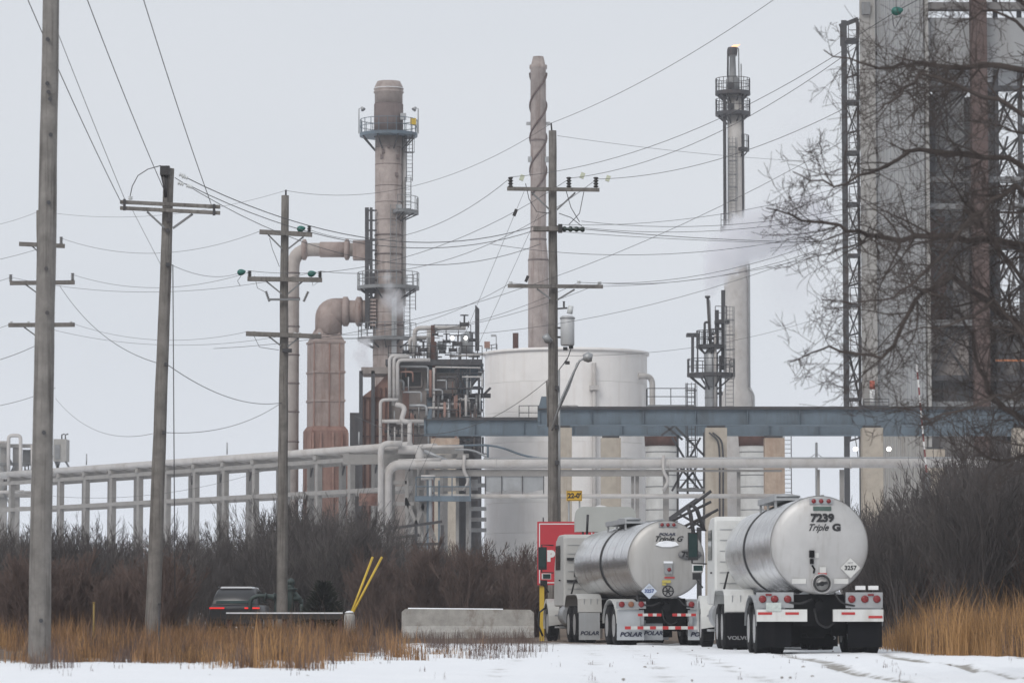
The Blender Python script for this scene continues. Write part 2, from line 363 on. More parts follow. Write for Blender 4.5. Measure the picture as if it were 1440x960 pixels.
def floodlight(parent, p, d=(0, -1, -0.3), s=0.24, name='floodlight', lit=True):
    m = MB(); p = Vector(p); d = Vector(d).normalized(); m.path([p - d * 0.3, p], [s * 0.35, s * 0.62], 8)
    o = m.build(name, galv, parent); q = MB(); q.tube(p, p + d * 0.03, s * 0.55, n=10); q.build('lens', lampm if lit else inswh, o); return o

# ------------------------------------------------------------------ main stack with ducts
D = 275.0
S = D / FPX
c = base(546, 350, D); Z = lambda py: P(546, py, D).z
st = thing('flue_stack', 'thick pinkish brown stack with ring platforms and a scorched band near its top', 'stack', c)
m = MB(); r1 = 19 * S; r2 = 21.5 * S
m.lathe([(r2, 0), (r2, Z(424)), (r1, Z(412)), (r1, Z(190))], c, 32); m.build('shaft', stackm, st)
m = MB(); m.lathe([(r1 * 1.09, Z(190) + 0.02), (r1 * 1.09, Z(147))], c, 32); m.build('scorched_band', stackd, st)
m = MB(); m.lathe([(r1 * 1.04, Z(147) + 0.01), (r1 * 1.04, Z(132)), (r1 * 1.12, Z(131)), (r1 * 1.12, Z(129)), (r1 * 1.03, Z(128)), (r1 * 1.12, Z(126)), (r1 * 1.12, Z(125)), (r1 * 0.86, Z(115)), (r1 * 0.78, Z(115)), (r1 * 0.7, Z(122))], c, 32); m.build('cap', stackm, st)
m = MB(); m.lathe([(r1 * 0.95, Z(120.5)), (r1 * 1.06, Z(124.3)), (r1 * 1.13, Z(124.6)), (r1 * 1.13, Z(125.2))], c, 32, caps=False); m.build('snow', snowm, st)
for py in (208, 232, 262, 285, 310, 331, 358, 383, 440, 458, 475, 500):
    m = MB(); rr = (r1 if py < 412 else r2) * (1.035 if py in (331, 358, 383, 458, 475) else 1.008); hh = .06 if py in (331, 358, 383, 458, 475) else .025; m.lathe([(rr, Z(py) - hh), (rr, Z(py) + hh)], c, 32); m.build('stiffener_ring', stackd, st)
ring_platform(st, c, r1 * 1.1, 41 * S, Z(188), fm=bluem, brk=8, drop=1.3)
ring_platform(st, c, r1, 44 * S, Z(403), fm=greym, brk=8, drop=1.0)
ring_platform(st, c, r2, 43 * S, Z(475), fm=greym, brk=8, a0=100, a1=340, drop=0.8)
ring_platform(st, c, r1, 43 * S, Z(297), a0=-70, a1=20, fm=greym, brk=3, drop=0.8)
ladder(st, c.x + 30 * S, c.y - 0.5, Z(256), Z(190), mat=darkm); ladder(st, c.x + 28 * S, c.y - 0.5, Z(297), Z(250), cage=False)
ladder(st, c.x + 35 * S, c.y - 0.6, Z(437), Z(404)); ladder(st, c.x + 27 * S, c.y - 0.6, Z(475), Z(404), cage=False); ladder(st, c.x + 8 * S, c.y - r1 - 0.2, Z(402), Z(290), mat=greym, cage=False)
pipe(st, [(c.x + 22 * S, c.y + 0.2, Z(430)), (c.x + 22 * S, c.y + 0.2, Z(190))], 3.2 * S, whitep, name='riser')
m = MB(); m.ab(c.x + 6 * S, c.x + 13 * S, c.y - r2 - 0.45, c.y - r2 - 0.05, Z(512), Z(421)); m.build('vent_duct', galv, st)
for sx, tip in ((-1, 1), (1, -1)):
    m = MB(); x = c.x + sx * 42 * S; m.path([(x, c.y, Z(188)), (x, c.y, Z(153)), (x + tip * 0.3, c.y, Z(151.5))], 0.045, n=5); o = m.build('lamp_post', galv, st)
    m = MB(); m.path([(x + tip * 0.2, c.y, Z(151)), (x + tip * 0.35, c.y - 0.1, Z(155))], [0.08, 0.2], 8); m.build('lamp_head', galv, o)
for px, py in ((567, 164), (581, 171), (561, 292)):
    m = MB(); m.box(P(px, py, D - 0.7), (0.45, 0.3, 0.5)); m.build('instrument_box', yelm if px == 581 else galv, st)
for py, dx in ((215, -7), (222, -9), (208, 1), (247, 12), (222, 13)):
    m = MB(); m.box((c.x + dx * S, c.y - r1 * math.sqrt(max(0.05, 1 - (dx / 19) ** 2)) - 0.03, Z(py)), (0.22, 0.16, 0.3)); m.build('port', stackd, st)
# damper frames on the west side of the stack
m = MB()
for px in (516, 522): m.beam(P(px, 462, D - 0.9), P(px, 292, D - 0.9), 0.3 if px == 516 else 0.22)
for py in range(296, 462, 14): m.beam(P(516, py, D - 0.9), P(530, py, D - 0.9), 0.12)
m.px(515, 338, 521, 372, D - 1.0, 0.4); m.px(518, 384, 527, 412, D - 1.2, 0.5); m.px(516, 418, 520, 458, D - 1.2, 0.4)
m.build('damper_frame', darkm, st)
m = MB()
for py in range(420, 456, 5): m.px(520, py, 529, py + 3, D - 1.1, 0.5)
m.build('damper_blade', ductm, st)
# upper duct
ud = thing('waste_gas_duct', 'slim vertical pinkish duct bending over into the thick stack high up', 'duct', base(411, 500, D))
xl = P(411, 500, D).x
m = MB(); m.path(fillet([(xl, D, 0), (xl, D, Z(351)), P(522, 351, D)], 1.5, 7), 9.5 * S, 20); m.build('duct', M('pale_duct_paint', (.38, .34, .315), .75, streak=(.2, .15, .125), samt=.6, sscale=1.3, var=.2, scale=1.0), ud)
m = MB(); m.path([P(450, 351, D), P(487, 351, D)], 11 * S, 20); m.build('sleeve', ductm, ud)
for px in (428, 488):
    m = MB(); m.path([P(px - 4, 351, D), P(px - 2, 351, D), P(px + 2, 351, D), P(px + 4, 351, D)], [11 * S, 15 * S, 15 * S, 11 * S], 20); m.build('bellows', ductm, ud)
m = MB(); m.px(496, 338, 520, 364, D - 0.7, 1.4); m.build('transition', ductm, ud)
for py in (622, 580, 540, 500, 460, 420, 385): m = MB(); m.lathe([(10.5 * S, Z(py)), (10.5 * S, Z(py) + 0.1)], (xl, D, 0), 20); m.build('stiffener_ring', stackd, ud)
# lower square duct
q = base(458, 560, D); sq = thing('square_duct_tower', 'boxy square pinkish duct tower with rusted foot and round elbow into the stack', 'duct', q)
rot = Matrix.Rotation(R(16), 3, 'Z'); w = 44 * S
def sqr(k, z): return [q + rot @ Vector((a * k * w / 2, b_ * k * w / 2, 0)) + Vector((0, 0, z)) for a, b_ in ((-1, -1), (1, -1), (1, 1), (-1, 1))]
m = MB(); m.hull([sqr(1, Z(604)), sqr(1, Z(481)), sqr(0.62, Z(463))]); m.build('casing', ductm, sq)
m = MB(); m.hull([sqr(1.2, 0), sqr(1.2, Z(606)), sqr(1.03, Z(600))]); m.build('foot', rustm, sq)
for py in (482, 524, 564, 604):
    m = MB(); m.hull([sqr(1.06, Z(py) - 0.08), sqr(1.06, Z(py) + 0.08)]); m.build('stiffener', ductm if py < 600 else rust2, sq)
for u in (-0.5, 0, 0.33):
    m = MB(); a = q + rot @ Vector((u * w, -w / 2 - 0.03, 0)); m.beam(a + Vector((0, 0, Z(603))), a + Vector((0, 0, Z(483))), 0.09); m.build('rib', rustm, sq)
for u in (-0.55, -0.3, 0.1, 0.4, 0.58):
    m = MB(); a = q + rot @ Vector((u * w, -w * 0.6 - 0.05, 0)); m.beam(a, a + Vector((0, 0, Z(609))), 0.16); m.build('rib', rustm, sq)
m = MB(); m.path(fillet([(q.x + 0.2, D, Z(470)), (q.x + 0.2, D, Z(438)), P(482, 438, D)], 1.7, 7), [19 * S] * 10, 20); m.build('elbow', ductm, sq)
for px in (486, 505):
    m = MB(); m.path([P(px - 6, 438, D), P(px - 3, 438, D), P(px + 3, 438, D), P(px + 6, 438, D)], [15 * S, 21 * S, 21 * S, 15 * S], 22); m.build('bellows', ductm, sq)
m = MB(); m.path([P(492, 438, D), P(530, 438, D)], 16 * S, 20); m.build('throat', ductm, sq)

# ------------------------------------------------------------------ spiral stack
D2 = 315.0; S2 = D2 / FPX; c2 = base(757, 300, D2); Z2 = lambda py: P(757, py, D2).z
ss = thing('spiral_stack', 'slender tapering pale pink stack wrapped in a spiral strake behind the white tank', 'stack', c2)
m = MB(); m.lathe([(14.5 * S2, 0), (14.5 * S2, Z2(368)), (11.2 * S2, Z2(338)), (11 * S2, Z2(98)), (12.5 * S2, Z2(97)), (12.5 * S2, Z2(92)), (10 * S2, Z2(91)), (7.5 * S2, Z2(80)), (6 * S2, Z2(84))], c2, 28); m.build('shaft', stackm, ss)
strakem = M('dark_strake', (.12, .09, .085), .8)
for ph in (40, 220):
    m = MB(); pts = []
    for i in range(61):
        t_ = i / 60; a = R(ph + 360 * 1.9 * t_); pts.append(c2 + Vector((11.9 * S2 * math.cos(a), 11.9 * S2 * math.sin(a), Z2(275) + (Z2(103) - Z2(275)) * t_)))
    m.path(pts, 0.09, 5); m.build('strake', strakem, ss)
for py in (96, 199, 338, 367): m = MB(); rr = 14.8 if py > 350 else 11.9; m.lathe([(rr * S2, Z2(py)), (rr * S2, Z2(py) + 0.14)], c2, 28); m.build('ring', stackd, ss)
m = MB()
for dx in (-13, 13): m.box((c2.x + dx * S2, D2, Z2(174)), (0.5, 0.12, 0.3)); m.box((c2.x + dx * 0.92 * S2, D2 - 0.3, Z2(225)), (0.35, 0.3, 0.5))
m.build('sample_ports', galv, ss)

# ------------------------------------------------------------------ white tank
D3 = 272.0; S3 = D3 / FPX; ct = base(796, 600, D3); RT = 115.5 * S3; Zt = lambda py: P(796, py, D3 - RT).z
tk = thing('storage_tank', 'large white cylindrical storage tank behind the blue girder', 'tank', ct)
hts = P(796, 495.5, D3 - RT * .6).z; nc = 9
for i in range(nc):
    m = MB(); z0 = hts * i / nc; z1 = hts * (i + 1) / nc - 0.012; rr = RT - 0.008 * i; m.lathe([(rr, z0), (rr, z1)], ct, 72, caps=False); m.build('shell_course', tankm, tk)
m = MB(); m.lathe([(RT + 0.1, hts), (RT + 0.1, hts + 0.22), (RT - 0.1, hts + 0.24), (0.01, hts + 0.3)], ct, 64); m.build('roof', tankm, tk)
pipe(tk, [(ct.x + 37 * S3, ct.y - RT - 0.1, 1), (ct.x + 37 * S3, ct.y - RT * 0.95 - 0.25, Zt(510))], 0.17, whitep, name='downpipe')
for py in (545, 575): m = MB(); m.box((ct.x + 37 * S3, ct.y - RT * 0.965 - 0.2, Zt(py)), (0.7, 0.5, 0.35)); m.build('clamp', whitep, tk)
pipe(tk, [(ct.x + RT - 0.9, ct.y - 3, Zt(524)), (ct.x + RT + 0.25, ct.y - 2.2, Zt(524)), (ct.x + RT + 0.25, ct.y - 2.2, 0.5)], 0.22, whitep, name='downpipe')
m = MB(); a = P(730, 590, D3 - RT - 0.5); b_ = P(812, 590, D3 - RT - 0.5); flat_rail(m, [a, (b_.x, b_.y, a.z)], 1.05, 0.7); flat_rail(m, [a + Vector((0, 0.5, 0)), a], 1.05, 0.7)
m.ab(a.x, b_.x, a.y, a.y + 0.6, a.z - 0.15, a.z); m.build('landing', darkm, tk)
m = MB(); m.tube((ct.x - 71 * S3, ct.y, hts + 0.3), (ct.x - 71 * S3, ct.y, Zt(459)), 0.22, n=12); m.build('vent_stub', rust2, tk)
m = MB(); x = ct.x - 98 * S3; m.path([(x, ct.y - 3, hts + .3), (x, ct.y - 3, Zt(468)), (x - 0.2, ct.y - 3, Zt(466))], 0.035, n=5); m.box((x - 0.2, ct.y - 3, Zt(467)), (0.4, 0.25, 0.14)); m.build('lamp_post', galv, tk)
m = MB(); flat_rail(m, [(ct.x - 112 * S3, ct.y - 1, hts + .2), (ct.x - 97 * S3, ct.y - 3, hts + .2)], 0.5, 1.0); m.build('railing', darkm, tk)
m = MB()
for i in range(13): m.tube((ct.x - 30 * S3, ct.y - RT - 0.15, 1 + i * 0.3), (ct.x - 23 * S3, ct.y - RT - 0.15, 1 + i * 0.3), 0.02, n=4)
m.build('rungs', darkm, tk)

# ------------------------------------------------------------------ furnace block with its pipe deck
D4 = 256.0; S4 = D4 / FPX
hf = thing('furnace_block', 'dark weathered furnace casing crowded with pipes between stack and tank', 'furnace', base(590, 600, D4))
def pb(name, x0, y0, x1, y1, mat, dd=0.0, th=4.0, label=None):
    m = MB(); m.px(x0, y0, x1, y1, D4 + dd, th); return m.build(name, mat, hf, label=label)
pb('core', 546, 516, 642, 861, casing, 1.2, 8); pb('rear_core', 640, 560, 676, 861, darkm, 4, 6)
m = MB(); m.prism([(P(509, 0, D4).x, 0.02), (P(548, 0, D4).x, 0.02), (P(548, 0, D4).x, P(0, 522, D4).z), (P(531, 0, D4).x, P(0, 541, D4).z), (P(509, 0, D4).x, P(0, 558, D4).z)], 'y', D4 + 0.6, D4 + 7); m.build('rusted_casing', rustm, hf, label='rust streaked ribbed casing')
for px in (512, 519, 526, 534, 541): pb('rib', px, 545 if px > 530 else 560, px + 1.6, 861, rust2, 0.45, 0.3)
for py in (558, 589, 612, 640): pb('rib', 509, py, 548, py + 1.6, rust2, 0.4, 0.3)
for px in (505, 522): pb('column', px, 521, px + 4, 861, darkm, 0.0, 0.3)
m = MB(); m.px(492, 580, 509, 861, D4 + 3, 4); m.build('side_housing', darkm, hf)
pb('ledge', 508, 516, 546, 525, casing, 0.0, 4); pb('deck_slab', 542, 505, 678, 513, darkm, 0, 8)
m = MB(); m.px(565, 523, 592, 543, D4 + 1.05, 0.3); o = m.build('painted_opening', blackm, hf, label='open hatch with its inside shade painted black')  # solid black block paints the shade inside the hatch
m = MB()
for (x0, y0, x1, y1) in ((563, 521, 594, 523), (563, 543, 594, 545), (563, 523, 565, 543), (592, 523, 594, 543)): m.px(x0, y0, x1, y1, D4 + 0.95, 0.3)
m.build('hatch_frame', casing, o)
pb('patch_panel', 575, 552, 600, 575, casing, 1.0, 0.4, 'plain grey patch panel'); pb('patch_panel', 566, 545, 575, 588, rustm, 1.0, 0.4, 'rust streaked panel'); pb('patch_panel', 600, 515, 611, 600, bluem, 1.02, 0.4)
m = MB(); x0, x1, x2, x3 = (P(a, 0, D4).x for a in (611, 680, 650, 618)); za, zb = P(0, 516, D4).z, P(0, 553, D4).z
m.hull([[(x0, D4 + 1, za), (x1, D4 + 1, za), (x1, D4 + 6, za), (x0, D4 + 6, za)], [(x3, D4 + 2.2, zb), (x2, D4 + 2.2, zb), (x2, D4 + 5, zb), (x3, D4 + 5, zb)]]); m.build('hopper', bluem, hf)
pb('beam', 600, 553, 690, 559, darkm, 0.6, 0.4); pb('beam', 611, 511, 680, 514.5, bluem, 0.5, 0.5); pb('beam', 608, 575, 680, 578, darkm, 0.6, 0.3); pb('beam', 545, 590, 610, 593, casing, 0.6, 0.4)
for px in (608, 643, 672): pb('column', px, 480 if px == 608 else 512, px + (5 if px == 608 else 3), 861, rust2 if px == 608 else darkm, 0.2, 0.35)
m = MB()
for a, b_ in (((680, 520), (650, 560)), ((640, 560), (676, 600)), ((676, 560), (640, 600)), ((640, 600), (676, 650)), ((676, 600), (640, 650)), ((640, 520), (660, 553)), ((690, 545), (660, 575)), ((610, 615), (642, 655)), ((642, 615), (610, 655))): m.beam(P(*a, D4 + 0.5), P(*b_, D4 + 0.5), 0.16)
m.build('brace', darkm, hf)
for i in range(7): pb('stair_tread', 660 + i * 3, 575 + i * 4, 668 + i * 3, 576.2 + i * 4, greym, 0.2, 1.0)
pipe(hf, [P(610, 588, D4 - .2), P(610, 517, D4 - .2)], 2 * S4, whitep); pipe(hf, [P(612, 516, D4 - .2), P(676, 517, D4 - .2)], 1.2 * S4, whitep)
# insulated risers in front of the casing
for px, top, bot in ((548, 500, 562), (554, 501, 570), (559, 506, 562)):
    pipe(hf, [P(px, bot, D4 - .5), P(px, top, D4 - .5), P(px + (46 if px > 556 else 22), top, D4 - .5)], 2.5 * S4, whitep, bands=0.4)
pipe(hf, [P(535, 640, D4 - .9), P(535, 562, D4 - .9), P(560, 562, D4 - .9)], 2.3 * S4, whitep, bands=0.5)
pipe(hf, [P(556, 568, D4 - .8), P(570, 572, D4 - .8), P(564, 592, D4 - 1.2), P(577, 593, D4 - 1.2)], 3.6 * S4, whitep, rad=0.6)
pipe(hf, [P(537, 592, D4 - 1), P(596, 592, D4 - 1)], 2.6 * S4, whitep); pipe(hf, [P(576, 592, D4 - 1.2), P(576, 632, D4 - 1.2)], 3.2 * S4, whitep, bands=0.4)
pipe(hf, [P(546, 595, D4 - .7), P(546, 625, D4 - .7)], 1.2 * S4, whitep); pipe(hf, [P(555, 600, D4 - .7), P(555, 628, D4 - .7)], 1 * S4, whitep)
# pipe deck above
pipe(hf, [P(583, 497, D4 + 1), P(583, 461, D4 + 1), P(655, 461, D4 + 1)], 3.2 * S4, whitep, bands=0.8)
pipe(hf, [P(577, 496, D4 + 1.5), P(576, 475, D4 + 1.5), P(602, 475, D4 + 1.5)], 2.9 * S4, whitep)
m = MB(); m.tube(P(604, 503, D4 + 2), P(604, 464, D4 + 2), 4 * S4, n=14); m.build('vessel', whitep, hf)
m = MB(); m.lathe([(0.05, P(0, 464, D4).z), (9 * S4, P(0, 467, D4).z), (9 * S4, P(0, 494, D4).z)], (P(656, 480, D4).x, D4 + 2, 0), 16); m.build('vessel', galv, hf)
m = MB(); m.path([P(616, 486, D4 + 2), P(628, 486, D4 + 2)], 6 * S4, 14); m.build('drum', galv, hf)
pb('post', 606, 457, 611, 505, rust2, 0.6, 0.35)
pipe(hf, [P(632, 501, D4 + .3), P(682, 498, D4 + .3)], 1.7 * S4, whitep); pipe(hf, [P(545, 499, D4 + 0.2), P(600, 499, D4 + .2)], 1.5 * S4, whitep)
m = MB(); m.prism([(P(668, 0, D4).x, P(0, 490, D4).z), (P(674, 0, D4).x, P(0, 490, D4).z), (P(674, 0, D4).x, P(0, 431, D4).z), (P(668, 0, D4).x, P(0, 425, D4).z)], 'y', D4 + 2, D4 + 2.35); m.build('exhaust_stub', darkm, hf)
for px, py, s in ((595, 492, 1.0), (571, 494, .8), (588, 497, .8), (653, 456, 1.1), (628, 480, .9), (637, 492, 1), (644, 483, 1), (664, 478, .9), (622, 494, .8), (560, 612, .8), (545, 606, .7), (612, 470, .7), (580, 585, .8)):
    valve(hf, P(px, py, D4 - 0.2), s)
m = MB(); flat_rail(m, [P(546, 507, D4), P(678, 507, D4)], 1.07, 1.0); flat_rail(m, [P(610, 476, D4 + 1), P(662, 476, D4 + 1)], 1.0, 0.8); m.build('railing', darkm, hf)
for i in range(26):
    px = rnd.uniform(570, 676); py = rnd.uniform(470, 503); m = MB()
    if i % 2: m.tube(P(px, py, D4 + rnd.uniform(0, 3)), P(px, 506, D4 + 1.0), rnd.uniform(0.03, 0.09), n=6)
    else: m.tube(P(px, py, D4 + 1.2), P(px + rnd.uniform(6, 18), py, D4 + 1.2), rnd.uniform(0.03, 0.08), n=6)
    m.build('small_pipe', rnd.choice([darkm, greym, galv]), hf)
for px in (636, 655): floodlight(hf, P(px, 475, D4 - 0.3))
pb('junction_box', 681, 480, 689, 489, rustm, 0.5, 0.4)
for i in range(64):                                            # more small lines on the casing
    px = rnd.uniform(546, 676); py = rnd.uniform(514, 600); L_ = rnd.uniform(10, 40); r_ = rnd.uniform(.04, .11); dd = rnd.uniform(-.5, .4)
    pts = [P(px, py, D4 + dd), P(px, py + L_, D4 + dd)] if i % 3 else [P(px, py, D4 + dd), P(min(678, px + L_), py, D4 + dd), P(min(678, px + L_), py + 14, D4 + dd)]
    pipe(hf, pts, r_, rnd.choice([whitep, galv, galv, darkm, rustm]), name='small_pipe', n=8)
for (a_, b_, y_) in ((612, 680, 545), (600, 680, 575), (612, 680, 600), (548, 606, 611)):
    m = MB(); m.px(a_, y_, b_, y_ + 1.5, D4 - .4, .9); flat_rail(m, [P(a_, y_, D4 - .4), P(b_, y_, D4 - .4)], 1.05, .8); m.build('walkway', darkm, hf)
# clutter under the deck
for i in range(34):
    px = rnd.uniform(600, 678); y0 = rnd.uniform(560, 700); m = MB(); dd = rnd.uniform(-0.3, 2)
    k = i % 3
    if k == 0: m.px(px, y0, px + rnd.uniform(1, 3), y0 + rnd.uniform(20, 60), D4 + dd, 0.25)
    elif k == 1: m.px(px - 10, y0, px + 8, y0 + 1.6, D4 + dd, 0.2)
    else: m.px(px - 6, y0, px + 5, y0 + rnd.uniform(6, 16), D4 + dd + 1, 0.8)
    m.build('steelwork', rnd.choice([darkm, darkm, casing, bluem, greym]), hf)

# ------------------------------------------------------------------ crane girders on piers
def girder(D, x0, x1, ytop, ybot, label, end=None):
    a = P(x0, ytop, D); b_ = P(x1, ybot, D); g = thing('crane_girder', label, 'girder', Vector((a.x, D, b_.z)))
    zt, zb = a.z, b_.z; X0, X1 = a.x, b_.x
    m = MB(); m.ab(X0, X1, D + 0.28, D + 0.32, zb + 0.06, zt - 0.06); m.build('web', bluem, g)
    m = MB(); m.ab(X0, X1, D, D + 0.6, zt - 0.06, zt); m.build('top_flange', darkm, g); m = MB(); m.ab(X0, X1, D, D + 0.6, zb, zb + 0.06); m.build('bottom_flange', bluem, g)
    x = X0 + 0.1
    while x < X1: m = MB(); m.ab(x, x + 0.04, D + 0.06, D + 0.27, zb + 0.07, zt - 0.07); m.build('stiffener', bluem, g); x += 3.4
    m = MB(); m.ab(X0, X1, D + 0.22, D + 0.36, zt + 0.002, zt + 0.14); m.build('rail', darkm, g)
    x = X0 + 5.0
    while x < X1:
        m = MB(); m.ab(x - .45, x + .45, D + .255, D + .277, zb + .1, zt - .1); sp_ = m.build('splice_plate', bluem, g); m = MB()
        for i in range(5):
            for k in (-.33, -.12, .12, .33): zz = zb + .2 + (zt - zb - .4) * i / 4; m.tube((x + k, D + .255, zz), (x + k, D + .235, zz), .022, n=6)
        bo_ = m.build('bolts', darkm, sp_); bo_['kind'] = 'stuff'; x += 11.0
    if end:
        m = MB(); e0, e1 = P(end[0], end[2], D), P(end[1], end[2], D)
        m.prism([(e0.x, zt + 0.01), (e0.x + 0.2, e0.z), (e1.x, e0.z), (e1.x, zt + 0.01)], 'y', D + 0.1, D + 0.5); m.build('end_stop', bluem, g)
    return g
DG1, DG2 = 246.0, 232.0
g1 = girder(DG1, 596, 1560, 589, 612.5, 'lower rear blue steel girder starting beside the furnace and running behind the pole', (600, 607, 574))
g2 = girder(DG2, 756, 1560, 574, 598, 'upper front blue steel girder with raised end stop beside the wooden pole', (757, 771, 557))
def pier(px0, px1, ytop, D, mat, label):
    a = P(px0, ytop, D); b_ = P(px1, ytop, D); o = thing('concrete_pier', label, 'pier', Vector(((a.x + b_.x) / 2, D, 0)), group='piers under the crane girders')
    m = MB(); m.ab(a.x, b_.x, D - 0.3, D + 1.0, 0, a.z - 0.16); m.build('shaft', mat, o)
    m = MB(); m.ab(a.x + 0.1, b_.x - 0.1, D, D + 0.7, a.z - 0.16, a.z - 0.005); m.build('bearing', darkm, o)
    return o
for (a, b_, y, D, mt, lb) in ((785, 804, 598, DG2, concm, 'tan concrete pier partly hidden behind the wooden pole with transformer'), (992, 1022, 598, DG2, concm, 'tan concrete pier beside the caged stair with black pipes down it'), (1212, 1241, 598, DG2, concm, 'tan concrete pier between the two lit floodlights'),
        (1425, 1455, 598, DG2, concm, 'tan concrete pier at the edge of the frame behind branches'), (611, 641, 612.5, DG1, concm, 'tan concrete pier in front of the furnace block'), (845, 873, 612.5, DG1, concm, 'tan concrete pier in front of the white tank'), (1075, 1103, 612.5, DG1, concr, 'orange stained concrete pier beside a thin ladder'), (1302, 1328, 628, DG1 - 22, concm, 'short tan pier behind the striped barrier arm')):
    o = pier(a, b_, y, D, mt, lb)
    if a == 992:
        for dx in (0, 5): pipe(o, [P(997 + dx, 608, D - 0.6), P(1010 + dx, 618, D - .6), P(1012 + dx, 640, D - .6), P(1012 + dx, 760, D - .6)], 0.06, darkm, name='conduit', rad=0.5)
    if a == 1075: ladder(o, P(1108, 700, D).x, D, 3, P(0, 613, D).z, 0.5, False)
    if a == 611:
        m = MB(); m.px(606, 616, 646, 630, D - 0.35, 0.04); m.build('stained_cap', concr, o)

silom = M('silo_insulation', (.5, .5, .49), .75, var=.12, streak=(.3, .28, .26), samt=.5, sscale=1.2)
# banded silos behind the girders
for (a, b_, y, D, lb) in ((908, 953, 604, 262, 'banded grey silo with dark top standing next to the white tank'), (1040, 1082, 604, 262, 'banded grey silo between the two tan piers')):
    cc = base((a + b_) / 2, 680, D); r = (b_ - a) / 2 * D / FPX; o = thing('banded_silo', lb, 'silo', cc, group='banded silos under the girder'); zt = P(0, y, D).z
    m = MB(); m.lathe([(r, 0), (r, zt - 1.2)], cc, 28); m.build('shell', silom, o)
    m = MB(); m.lathe([(r * 1.04, zt - 1.2), (r * 1.1, zt), (0.05, zt + 0.4)], cc, 28); m.build('head', rust2, o)
    z = 0.7
    while z < zt - 1.3: m = MB(); m.lathe([(r * 1.012, z), (r * 1.012, z + 0.07)], cc, 28); m.build('band', greym, o); z += 0.85

# caged stair and landing by the silos
D5 = 238.0; sc5 = thing('access_stair', 'dark steel access stair with handrails and caged ladder under the girder', 'stair', base(945, 700, D5))
m = MB(); a = P(909, 574, D5); b_ = P(975, 574, D5); m.ab(a.x, b_.x, D5 - 1.5, D5 - 0.2, a.z, a.z + 0.15); m.build('landing', greym, sc5)
m = MB(); flat_rail(m, [(a.x, D5 - 1.5, a.z + .15), (b_.x, D5 - 1.5, a.z + .15)], 1.1, 1.3); flat_rail(m, [(a.x, D5 - .2, a.z + .15), (a.x, D5 - 1.5, a.z + .15)], 1.1, 1.3); m.build('railing', darkm, sc5)
ladder(sc5, P(970, 600, D5).x, D5 - 1.7, P(0, 690, D5).z, P(0, 541, D5).z, 0.55, True)
m = MB()
for p0, p1 in (((922, 588), (960, 618)), ((960, 590), (930, 612)), ((945, 615), (990, 690)), ((985, 615), (945, 690)), ((950, 600), (990, 640)), ((953, 612), (953, 720)), ((990, 608), (990, 745)), ((967, 612), (967, 700)), ((950, 650), (985, 690)), ((985, 650), (955, 688))): m.beam(P(*p0, D5 - 1.4), P(*p1, D5 - 1.4), 0.14)
m.build('brace', darkm, sc5)
m = MB(); m.px(953, 686, 998, 690, D5 - 2, 1.6); m.build('landing', greym, sc5); m = MB(); flat_rail(m, [P(955, 686, D5 - 2), P(997, 686, D5 - 2)], 1.1, 0.8); m.build('railing', darkm, sc5)
for k in range(14): m = MB(); m.beam(P(994 - k * 4.6, 692 + k * 3.2, D5 - 2), P(994 - k * 4.6, 692 + k * 3.2, D5 - 1.0), 0.28, 0.05); m.build('tread', darkm, sc5)
for sx in (0, 1): m = MB(); m.beam(P(998, 690, D5 - 2 + sx), P(930, 738, D5 - 2 + sx), 0.08, 0.3); m.build('stringer', darkm, sc5)

# ------------------------------------------------------------------ vessel column with round platforms
D6 = 268.0; S6 = D6 / FPX; c6 = base(1000, 530, D6); Z6 = lambda py: P(1000, py, D6).z
vc = thing('vessel_column', 'short grey process column ringed by two railed platforms before the flare', 'column', c6)
m = MB(); m.lathe([(9 * S6, 0), (9 * S6, Z6(533)), (10 * S6, Z6(530)), (10 * S6, Z6(498)), (6 * S6, Z6(491))], c6, 24); m.build('shell', galv, vc)
for py in (545, 560, 575): m = MB(); m.lathe([(9.4 * S6, Z6(py)), (9.4 * S6, Z6(py) + .1)], c6, 24); m.build('band', greym, vc)
ring_platform(vc, c6, 9 * S6, 34 * S6, Z6(525), fm=darkm, brk=8, drop=1.2); ring_platform(vc, c6, 5 * S6, 21 * S6, Z6(485), fm=darkm, brk=6, drop=.9)
m = MB(); m.px(966, 468, 984, 472, D6 - 1, 1.5); m.beam(P(974, 523, D6 - 1), P(974, 470, D6 - 1), .22); m.beam(P(981, 523, D6 - 1), P(981, 470, D6 - 1), .12); m.build('hoist_frame', darkm, vc)
m = MB(); m.beam(P(1017, 520, D6), P(1017, 408, D6), 0.3); m.beam(P(1008, 490, D6), P(1008, 436, D6), 0.3); m.px(1006, 449, 1026, 454, D6 - .5, 1.4); m.build('mast', darkm, vc)
m = MB(); flat_rail(m, [P(1006, 449, D6 - .5), P(1022, 449, D6 - .5)], 1.0, .5); m.build('railing', darkm, vc)
pipe(vc, [P(999, 490, D6), P(995, 418, D6)], 0.1, darkm, name='vent_pipe'); pipe(vc, [P(1000, 490, D6), P(998, 424, D6), P(996, 420, D6)], 0.06, galv, name='vent_pipe'); m = MB(); m.tube(P(995, 419, D6), P(995, 416, D6), 0.2, n=8); m.build('vent_cap', darkm, vc)
pipe(vc, [P(991, 490, D6), P(991, 453, D6), P(996, 453, D6)], 0.09, darkm); pipe(vc, [P(1006, 572, D6 - .6), P(1006, 470, D6 - .6)], 0.1, whitep)
for px, py in ((1000, 476), (1004, 482), (1003, 470), (1011, 462), (1013, 513), (1012, 553)): valve(vc, P(px, py, D6 - .5), .7)
m = MB(); m.beam(P(1013, 574, D6), P(1013, 500, D6), .2); m.build('column', darkm, vc); ladder(vc, P(1025, 500, D6).x, D6 - .4, Z6(574), Z6(432), 0.6, True, greym)

